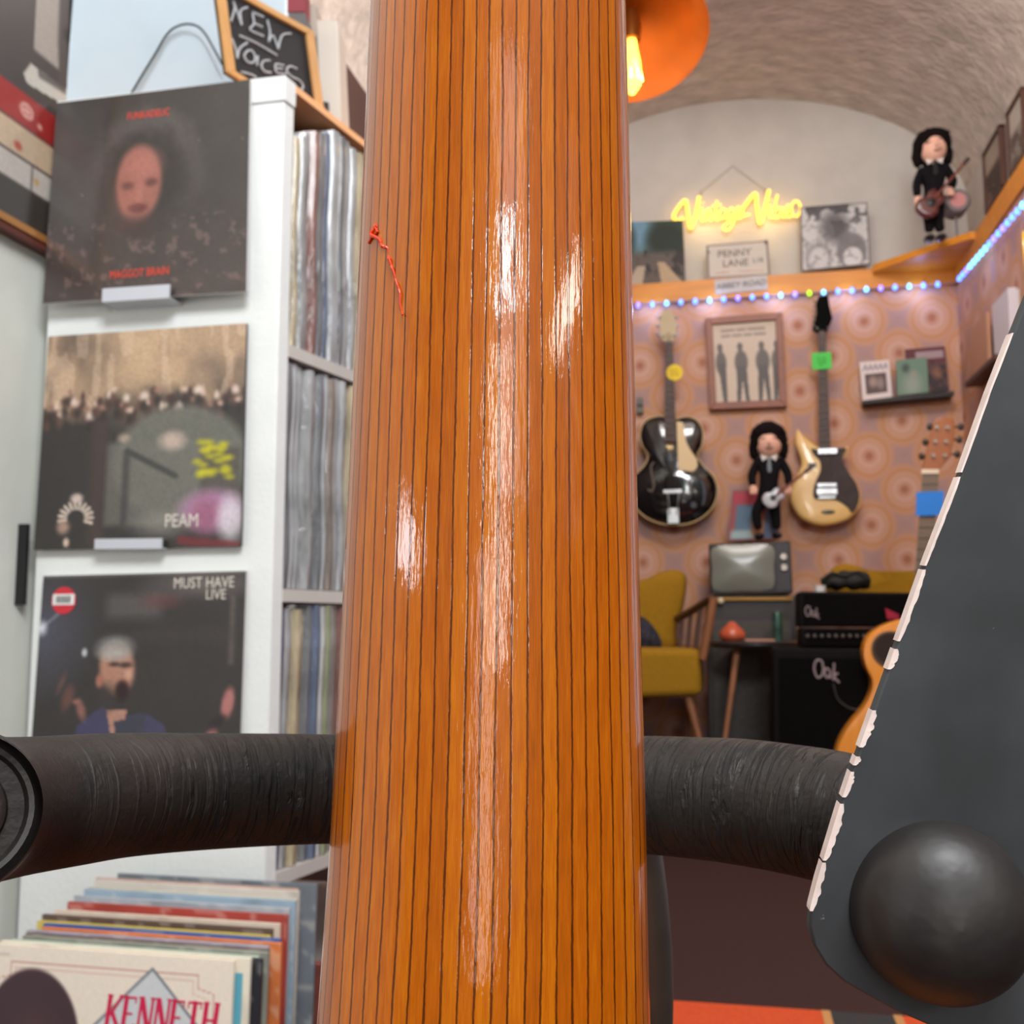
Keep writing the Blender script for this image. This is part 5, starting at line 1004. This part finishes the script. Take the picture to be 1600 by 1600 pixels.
obj('neck', MB().hexa(quad_y([(1279, 518), (1290, 518), (1298, 700), (1279, 700)], YG-.034), quad_y([(1279, 518), (1290, 518), (1298, 700), (1279, 700)], YG-.012)), rosew, g2); frets('frets', (1279, 518), (1290, 518), (1279, 700), (1298, 700), YG-.035, 20, g2)
obj('headstock', MB().prism([at_y(x, y, YG-.03) for x, y in ((1279, 463), (1294, 461), (1296, 477), (1301, 497), (1296, 510), (1291, 521), (1278, 521), (1270, 516), (1270, 507), (1276, 490), (1275, 474))], (0, .014, 0)), mat('satin black headstock', (10, 9, 9), .7, spec=.05), g2, bevel=.002)
for q_ in range(6): obj('tuning_peg', MB().ball(at_y(1272-(q_ % 2)*.5+1.2*(5-q_)/5, 471+q_*7.5, YG-.026), .007, 8, 6), fretm, g2, smooth=60)
for c, w_, h_ in (((1293, 705), .085, .028), ((1292, 768), .09, .030), ((1292, 758), .085, .02)): obj('pickup', MB().box(at_y(*c, YG-.026), (w_, .012, h_)), chrome, g2, bevel=.003)
obj('bridge', MB().box(at_y(1292, 777, YG-.024), (.075, .01, .012)), chrome, g2, bevel=.002)
obj('switch', MB().box(at_y(1269, 727, YG-.016), (.034, .004, .02)).ball(at_y(1268, 728, YG-.03), .007), mat('dark metal', (80, 76, 70), .4, .7), g2); obj('emblem', MB().ball(at_y(1294, 800, YG-.014), .03, 14, 6, (1, .1, .35)), MATS['dark metal'], g2, smooth=60)
strings((1284, 515), (1292, 775), YG-.038, YG-.034, 8, 14, 6, g2)
tg = thing('price_tag', 'green rounded price tag on the neck of the cream guitar', 'tag', at_y(1284, 577, YG-.04)); tc_ = at_y(1284, 564, YG-.042); obj('card', MB().box(tc_, (.084, .002, .076)), mat('green card', (66, 200, 72), .6), tg, bevel=.0009)
tx = MB(); [tx.tube([tc_+Vector((x, -.003, z)), tc_+Vector((x+.014, -.003, z+.002))], .0014, 4) for x, z in ((-.02, .012), (.002, .010), (-.015, -.004), (.004, -.006), (-.01, -.018))]; obj('handwriting', tx, MATS['black ink'], tg)
for c, nme in (((1045, 528), 'black guitar'), ((1284, 515), 'cream guitar')):
    p = at_y(*c, YG-.01); h_ = thing('wall_hook', 'small dark wall hanger holding the %s' % nme, 'hook', p)
    obj('arm', MB().tube([p, Vector((p.x, 4.8, p.z))], .006, 8), MATS['dark metal'], h_); obj('yoke', MB().tube([p+Vector((-.024, -.03, .0)), p+Vector((-.022, 0, -.004)), p+Vector((.022, 0, -.004)), p+Vector((.024, -.03, .0))], .005, 8), MATS['dark metal'], h_)
# small bracket left of the black guitar
p = at_y(1000, 628, 4.78); o = obj('wall_bracket', MB().box(p, (.026, .04, .035)).box(p+Vector((0, 0, -.04)), (.03, .03, .03)), MATS['dark metal'], origin=p); tag(o, 'small dark wall bracket left of the black guitar', 'bracket')

# acoustic guitar standing right of the amps
YA = 3.62
ga = thing('guitar', 'acoustic guitar with orange body standing beside the amplifiers', 'guitar', at_y(1420, 1300, YA))
axis = lambda y: 1453-(y-740)*.072
lo = [(1440, 967), (1415, 967), (1385, 975), (1361, 990), (1350, 1014), (1353, 1040), (1363, 1062), (1362, 1082), (1350, 1106), (1326, 1136), (1310, 1166), (1305, 1200), (1312, 1240), (1335, 1270), (1370, 1288), (1412, 1294)]
ro = [(2*axis(y)-x, y) for x, y in lo[1:-1]][::-1]
o3 = smooth_outline([at_y(x, y, YA) for x, y in lo+ro], 3)
spruce = mat('orange spruce top', (244, 152, 48), .35, var=.08, vscale=6, coat=.6, stretch=(8, 8, .6))
obj('body', MB().dome(o3, at_y(1415, 1090, YA), Vector((0, 1, 0)), [(0, 0), (.9, 0), (.985, .001), (1, .005), (1, .09), (0, .09)]), spruce, ga, smooth=40)
hc = at_y(1392, 1015, YA-.001)
obj('soundhole', MB().lathe(hc, [(.056, -.003), (.062, -.002), (.062, .002), (.050, .003), (.048, -.001), (.056, -.003)], 32, (0, 1, 0)), mat('dark rosette', (70, 50, 34), .5), ga, smooth=60)
obj('soundhole_cavity', MB().lathe(hc, [(.054, -.0015), (0, -.0015)], 32, (0, 1, 0)), mat('hole dark', (48, 34, 26), .9), ga)  # flat dark disc painting the shade inside the hole
obj('neck', MB().hexa(quad_y([(1441, 740), (1467, 740), (1452, 975), (1424, 975)], YA-.012), quad_y([(1441, 740), (1467, 740), (1452, 975), (1424, 975)], YA+.016)), mat('grey brown fretboard', (112, 92, 74), .5, var=.1), ga); frets('frets', (1441, 740), (1467, 740), (1424, 975), (1452, 975), YA-.013, 14, ga)
obj('nut', MB().hexa(quad_y([(1440, 733), (1467, 733), (1467, 740), (1440, 740)], YA-.016), quad_y([(1440, 733), (1467, 733), (1467, 740), (1440, 740)], YA+.01)), mat('bone', (226, 206, 180), .4), ga)
obj('headstock', MB().prism([at_y(x, y, YA-.01) for x, y in ((1441, 733), (1446, 712), (1456, 672), (1461, 656), (1477, 650), (1491, 656), (1492, 682), (1485, 714), (1468, 733))], (0, .016, 0)), mat('brown headstock lacquer', (158, 88, 36), .3, coat=.8), ga, bevel=.003)
for c in ((1453, 667), (1446, 691), (1440, 713), (1501, 667), (1499, 687), (1496, 710)): obj('tuning_peg', MB().ball(at_y(*c, YA), .0115, 10, 8, (.9, .6, 1.1)).tube([at_y(*c, YA), at_y(1472 if c[0] > 1470 else 1468, c[1], YA)], .003, 6), mat('dark tuner', (46, 30, 20), .35), ga, smooth=60)
for c in ((1463, 668), (1461, 690), (1458, 712), (1480, 668), (1478, 690), (1476, 712)): obj('string_post', MB().lathe(at_y(*c, YA-.012), [(0, -.008), (.006, -.008), (.006, 0), (0, 0)], 10, (0, 1, 0)), fretm, ga)
gs = at_y(1400, 1294, YA+.05); obj('end_block', MB().tube([Vector((gs.x, gs.y, gs.z)), Vector((gs.x, gs.y, .16))], .012, 8), MATS['dark metal'], ga)
tp = quad_y([(1432, 769), (1475, 767), (1474, 805), (1431, 806)], YA-.020); o = obj('price_tag', MB().hexa(tp, [p+Vector((0, .004, 0)) for p in tp]), mat('blue card', (28, 122, 214), .6), origin=tp[3]); tag(o, 'blue price tag wrapped on the neck of the acoustic guitar', 'tag')

# ================================================================== FURNITURE
mustard = mat('mustard upholstery', (166, 120, 8), .9, var=.08, vscale=60, bump=.2, bscale=300)
oak = mat('warm oak', (150, 96, 62), .5, var=.15, vscale=12)
YC = 4.15
ac = thing('armchair', 'mustard armchair with wooden arms beside the television', 'armchair', at_y(1030, 1240, YC))
bk_ = smooth_outline([at_y(x, y, YC+.36) for x, y in ((900, 935), (925, 905), (965, 910), (1005, 906), (1030, 895), (1052, 890), (1069, 896), (1072, 915), (1066, 950), (1056, 985), (1052, 1014), (990, 1020), (930, 1016), (910, 975))], 4)
obj('backrest', MB().dome(bk_, at_y(985, 955, YC+.36), Vector((0, 1, 0)), [(0, -.03), (.7, -.03), (.92, -.022), (1, .0), (1, .07), (.95, .085), (0, .09)]), mustard, ac, smooth=60)
sp_ = quad_y([(915, 1012), (1094, 1014), (1097, 1088), (915, 1094)], YC); 
obj('seat', MB().hexa(sp_, [Vector((p.x, YC+.46, p.z)) for p in sp_]), mustard, ac, bevel=.03, seg=4)
obj('leg', MB().tube([at_y(1076, 1090, YC+.05), at_y(1100, 1185, YC+.02)], [.018, .011], 10), oak, ac, smooth=60); obj('leg', MB().tube([at_y(930, 1090, YC+.05), at_y(915, 1185, YC+.02)], [.018, .011], 10), oak, ac, smooth=60)
for px in (1078, 930): q_ = at_y(px, 1090, YC+.4); obj('leg', MB().tube([q_, Vector((q_.x, q_.y+.04, .16))], [.018, .011], 10), oak, ac, smooth=60)
ar = [at_y(1058, 967, YC+.30), at_y(1080, 955, YC+.15), at_y(1112, 934, YC-.02)]; obj('armrest', MB().tube(smooth_outline(ar, 5, False), .016, 10), mat('dark teak', (84, 52, 36), .45), ac, smooth=60)
obj('arm_post', MB().tube([at_y(1115, 934, YC-.02), at_y(1106, 985, YC-.01), at_y(1098, 1030, YC)], [.016, .018, .016], 10), oak, ac, smooth=60)
for k in range(3): obj('arm_slat', MB().tube([ar[0].lerp(ar[2], .15+.27*k), at_y(1062+12*k, 1014, YC+.22-.08*k)], .009, 8), MATS['dark teak'], ac, smooth=60)
cu = thing('cushion', 'dark patterned cushion on the mustard armchair', 'cushion', at_y(1006, 1012, YC+.2)); pc_ = [at_y(x, y, YC+.24) for x, y in ((960, 960), (1008, 966), (1034, 1012), (970, 1014))]; obj('cover', MB().dome(smooth_outline(pc_, 4), sum(pc_, Vector())/4, Vector((0, 1, 0)), [(0, -.04), (.5, -.035), (.85, -.015), (1, 0), (.85, .015), (0, .04)]), mat('dark speckled fabric', (46, 44, 56), .8, var=.9, vscale=50), cu, smooth=70)
# second armchair behind amps
sf = thing('sofa', 'mustard sofa back rising behind the amplifiers', 'sofa', at_y(1370, 1240, 4.5)); so = smooth_outline([at_y(x, y, 4.55) for x, y in ((1298, 925), (1300, 892), (1312, 882), (1328, 881), (1345, 889), (1380, 892), (1440, 892), (1490, 893), (1500, 925), (1400, 930))], 3)
obj('backrest', MB().dome(so, at_y(1400, 908, 4.55), Vector((0, 1, 0)), [(0, -.02), (.85, -.02), (1, 0), (1, .08), (0, .1)]), mustard, sf, smooth=60); q_ = at_y(1400, 960, 4.5); obj('base', MB().box((q_.x, 4.56, .42), (.55, .3, .5)), mustard, sf, bevel=.03)
# television on its cabinet
tv = thing('television', 'small dark vintage television with a grey screen below the bass doll', 'television', at_y(1173, 930, 4.45))
tq = quad_y([(1107, 850), (1235, 845), (1239, 928), (1110, 931)], 4.40); dkw = mat('dark television case', (50, 42, 40), .45, var=.2, vscale=20)
obj('case', MB().hexa(tq, [Vector((p.x, 4.68, p.z)) for p in tq]), dkw, tv, bevel=.008)
bz = inset(tq, .03, .05); bz = [q_at(tq, .035, .05), q_at(tq, .80, .05), q_at(tq, .80, .93), q_at(tq, .035, .93)]
scn = smooth_outline([at_y(x, y, 4.392) for x, y in ((1114, 856), (1160, 851), (1206, 853), (1209, 885), (1206, 919), (1160, 923), (1116, 921), (1113, 888))], 4)
obj('bezel', MB().hexa([p+Vector((0, -.006, 0)) for p in bz], [p+Vector((0, .002, 0)) for p in bz]), mat('black bezel', (24, 22, 22), .4), tv, bevel=.002)
obj('screen', MB().dome(scn, at_y(1161, 887, 4.392), Vector((0, 1, 0)), [(q_/12, -.024*(1-(q_/12)**2)+.002) for q_ in range(13)]), mat('grey picture tube', (128, 130, 120), .28, spec=.9), tv, smooth=80)
cpn = [q_at(tq, .83, .05), q_at(tq, .98, .05), q_at(tq, .98, .93), q_at(tq, .83, .93)]; obj('control_panel', MB().hexa([p+Vector((0, -.006, 0)) for p in cpn], cpn), mat('charcoal panel', (58, 54, 56), .5), tv)
for v in (.3, .5): obj('dial', MB().lathe(q_at(tq, .905, v)+Vector((0, -.006, 0)), [(0, -.014), (.013, -.014), (.016, 0), (0, 0)], 16, (0, 1, 0)), fretm, tv, smooth=40)
Ar = Art(50, 50, (150, 60, 66)); Ar.rect(.12, .3, .55, 1, (78, 104, 128), 1, .05); Ar.rect(.05, .8, .6, 1, (150, 170, 170), 1, .08); Ar.ell(.6, .72, .14, .25, (200, 130, 84), .4); Ar.rect(.7, 0, 1, 1, (96, 112, 140), 1, .05); Ar.rect(0, 0, .7, .26, (170, 36, 60), 1, .05); Ar.line([(0, 0), (1, 0), (1, 1), (0, 1), (0, 0)], .03, (120, 70, 76))
flat_thing('magazine', 'red and blue magazine propped behind the doll on the television', 'magazine', [(1145, 766), (1222, 766), (1216, 842), (1136, 845)], 4.60, .008, Ar, redw, pmat, lean=.03)
cab = thing('speaker_cabinet', 'grey cloth-fronted wooden cabinet carrying the television', 'cabinet', at_y(1173, 1240, 4.42)); cz0, cz1 = .16, at_y(1173, 931, 4.38).z
xa_, xb_ = at_y(1104, 1000, 4.38).x, at_y(1246, 1000, 4.38).x; cyy = 4.55
obj('carcass', MB().box(((xa_+xb_)/2, cyy+.01, (cz0+cz1)/2), (xb_-xa_, .32, cz1-cz0)), dkw, cab, bevel=.005)
obj('grille', MB().box(((xa_+xb_)/2, 4.385, (cz0+cz1)/2-.03), (xb_-xa_-.05, .012, cz1-cz0-.14)), mat('grey speaker cloth', (82, 78, 74), .85, var=.15, vscale=60), cab)
obj('gold_trim', MB().box(((xa_+xb_)/2+.0, 4.382, cz1-.012), (xb_-xa_-.03, .012, .012)), mat('brass trim', (140, 100, 44), .35, .8), cab)
kp = at_y(1126, 939, 4.36); kn_ = obj('knob', MB().ball(kp, .014), mat('pale knob', (226, 206, 176), .25, coat=.6), cab, smooth=60)
# side table
YTb = 4.17
stb = thing('side_table', 'round dark side table with splayed wooden legs before the cabinet', 'table', at_y(1180, 1240, YTb)); tcx = at_y(1180, 1005, YTb)
obj('table_top', MB().lathe((tcx.x, YTb+.02, tcx.z), [(0, -.018), (.165, -.018), (.178, -.006), (.178, .006), (.170, .010), (0, .010)], 40), mat('dark laminate', (48, 40, 40), .35, coat=.4), stb, smooth=40)
for a in (-2.0, -.25, .75):
    d_ = Vector((math.cos(a), math.sin(a), 0)); t_ = Vector((tcx.x, YTb+.02, tcx.z-.018))
    if a == -2.0: P0, P1_ = at_y(1152, 1014, YTb-.06), at_y(1131, 1170, YTb-.12)
    else: P0, P1_ = t_+d_*.09, t_+d_*.2+Vector((0, 0, -.38))
    f_ = P0+(P1_-P0)*((P0.z-.16)/(P0.z-P1_.z)); obj('leg', MB().tube([P0, f_], [.014, .009], 10), oak, stb, smooth=60)
zt_ = tcx.z+.010
oc = at_y(1144, 985, YTb-.02); o = obj('candle_lamp', MB().lathe((oc.x, oc.y, zt_), [(0, 0), (.035, 0), (.050, .012), (.052, .028), (.040, .046), (.022, .062), (.012, .074), (0, .076)], 24), mat('orange glass', (204, 92, 58), .35, coat=.5), origin=(oc.x, oc.y, zt_), smooth=50); tag(o, 'orange onion-shaped ornament on the round side table', 'ornament')
cc = at_y(1215, 985, YTb-.02); can = thing('drink_can', 'green and silver drink can on the round side table', 'can', (cc.x, cc.y, zt_)); obj('can_body', MB().lathe((cc.x, cc.y, zt_), [(0, 0), (.019, 0), (.021, .006), (.021, .102), (.018, .112), (0, .112)], 24), mat('green can', (64, 96, 82), .35, .4, var=.5, vscale=30), can, smooth=40); obj('can_lid', MB().lathe((cc.x, cc.y, zt_+.1125), [(0, 0), (.017, 0), (.018, .005), (.016, .003), (0, .002)], 24), mat('aluminium', (200, 200, 196), .3, .9), can, smooth=40)
pp = at_y(1187, 997, YTb-.04); o = obj('paper', MB().box((pp.x, pp.y, zt_+.003), (.11, .09, .006)), mat('pink paper', (206, 146, 120), .7), origin=(pp.x, pp.y, zt_)); tag(o, 'flat pinkish paper between ornament and can on the side table', 'paper')
# amplifiers
tolex = mat('black tolex', (14, 11, 11), .7, var=.2, vscale=80, bump=.2, bscale=300, spec=.15); gcl = mat('black grille cloth', (9, 7, 7), .9, var=.3, vscale=120, spec=.1); logo = mat('grey logo', (150, 134, 134), .5)
def amp(label, name, L_, T_, R_, B_, Y, dpt, parts):
    q = quad_y([(L_, T_), (R_, T_+2), (R_, B_), (L_, B_)], Y); t = thing(name, label, 'amplifier', (q[2]+q[3])/2); obj('case', MB().hexa(q, [Vector((p.x, Y+dpt, p.z)) for p in q]), tolex, t, bevel=.008)
    g = inset(q, .04, .07); obj('grille', MB().hexa([p+Vector((0, -.004, 0)) for p in g], g), gcl, t); return t, q
c1_, qc = amp('large black speaker cabinet with script logo on the platform', 'speaker_cabinet', 1208, 1012, 1432, 1240, 3.72, .26, 0)
z_ = .16
for o in list(c1_.children): pass
obj('base_skid', MB().box(((qc[0].x+qc[1].x)/2, 3.85, (qc[2].z+z_)/2), (.45, .24, max(.01, qc[2].z-z_))), tolex, c1_)
c2_, qh = amp('black amplifier head on top of the stack with faint logo', 'amplifier', 1248, 924, 1424, 980, 3.76, .20, 0)
c3_, qm = amp('low black amplifier between the head and the speaker cabinet', 'amplifier', 1252, 981, 1410, 1011, 3.74, .22, 0)
def oaktxt(cx, cy, s, Y, parent):
    ps = [[(0, -1), (-.5, -.9), (-.75, 0), (-.45, .9), (0, .6), (.15, -.2), (0, -1)], [(.75, -.2), (.4, -.3), (.3, .3), (.5, .7), (.8, .3), (.8, -.2), (.85, .7)], [(1.2, -1.1), (1.15, .8)], [(1.6, -.1), (1.2, .35), (1.7, .9)]]
    mb_ = MB()
    for p in ps: mb_.tube(smooth_outline([at_y(cx+x*s, cy+y*s*.9+x*s*.25, Y) for x, y in p], 4, False) if len(p) > 2 else [at_y(cx+x*s, cy+y*s*.9+x*s*.25, Y) for x, y in p], .0045*s/18, 6)
    obj('logo', mb_, logo, parent)
oaktxt(1284, 1047, 16, 3.714, c1_); oaktxt(1265, 956, 9, 3.754, c2_)
kb_ = MB()
for i in range(12): kb_.ball(at_y(1262+i*11, 994, 3.733), .0075, 8, 6)
obj('control_knobs', kb_, mat('dull knob', (84, 76, 72), .4), c3_, smooth=60)['kind'] = 'stuff'
rp_ = [at_y(x, y, 3.73) for x, y in ((1383, 950), (1405, 960), (1404, 968), (1386, 967))]; o = obj('pennant', MB().prism(rp_, (0, .01, 0)), mat('crimson felt', (150, 20, 50), .8), origin=rp_[3]); tag(o, 'small crimson tag on the right of the amplifier head', 'tag')
bgp = at_y(1322, 920, 3.84)
bag = MB(); 
for (x, y, r_, sc) in ((1308, 909, 16, (1.5, 1.2, .75)), (1335, 907, 17, (1.4, 1.2, .8)), (1322, 902, 14, (1.3, 1, .7)), (1296, 905, 7, (2, 1, .5)), (1350, 914, 9, (1, 1, .8))): bag.ball(at_y(x, y, 3.86), r_*3.86/F, 16, 10, sc)
for v in bag.v: v += Vector((0, 0, 1))*mnoise.noise(v*40)*.012
bag.tube(smooth_outline([at_y(x, y, 3.82) for x, y in ((1286, 905), (1300, 896), (1320, 900), (1340, 894), (1356, 906))], 4, False), .006, 8)
o = obj('bag', bag, mat('black crumpled fabric', (28, 26, 22), .75, var=.4, vscale=30), origin=bgp, smooth=70); tag(o, 'crumpled black bag lying on the amplifier head', 'bag')
wp_ = at_y(1281, 918, 3.84); o = obj('mug', MB().lathe((wp_.x, wp_.y, qh[0].z), [(0, 0), (.019, 0), (.022, .022), (.018, .022), (.016, .006), (0, .006)], 16), mat('white ceramic', (232, 226, 220), .3), origin=(wp_.x, wp_.y, qh[0].z), smooth=40); tag(o, 'tiny white dish on the left end of the amplifier head', 'dish')
cbp = smooth_outline([at_y(x, y, 3.70) for x, y in ((1302, 1068), (1308, 1090), (1320, 1102), (1333, 1108), (1350, 1110))], 5, False); o = obj('audio_cable', MB().tube(cbp, .0022, 6), mat('grey cable', (70, 66, 66), .5), origin=cbp[0]); tag(o, 'thin grey cable hanging across the large speaker cabinet', 'cable')

for o in bpy.data.objects:
    if '_o' in o: del o['_o']
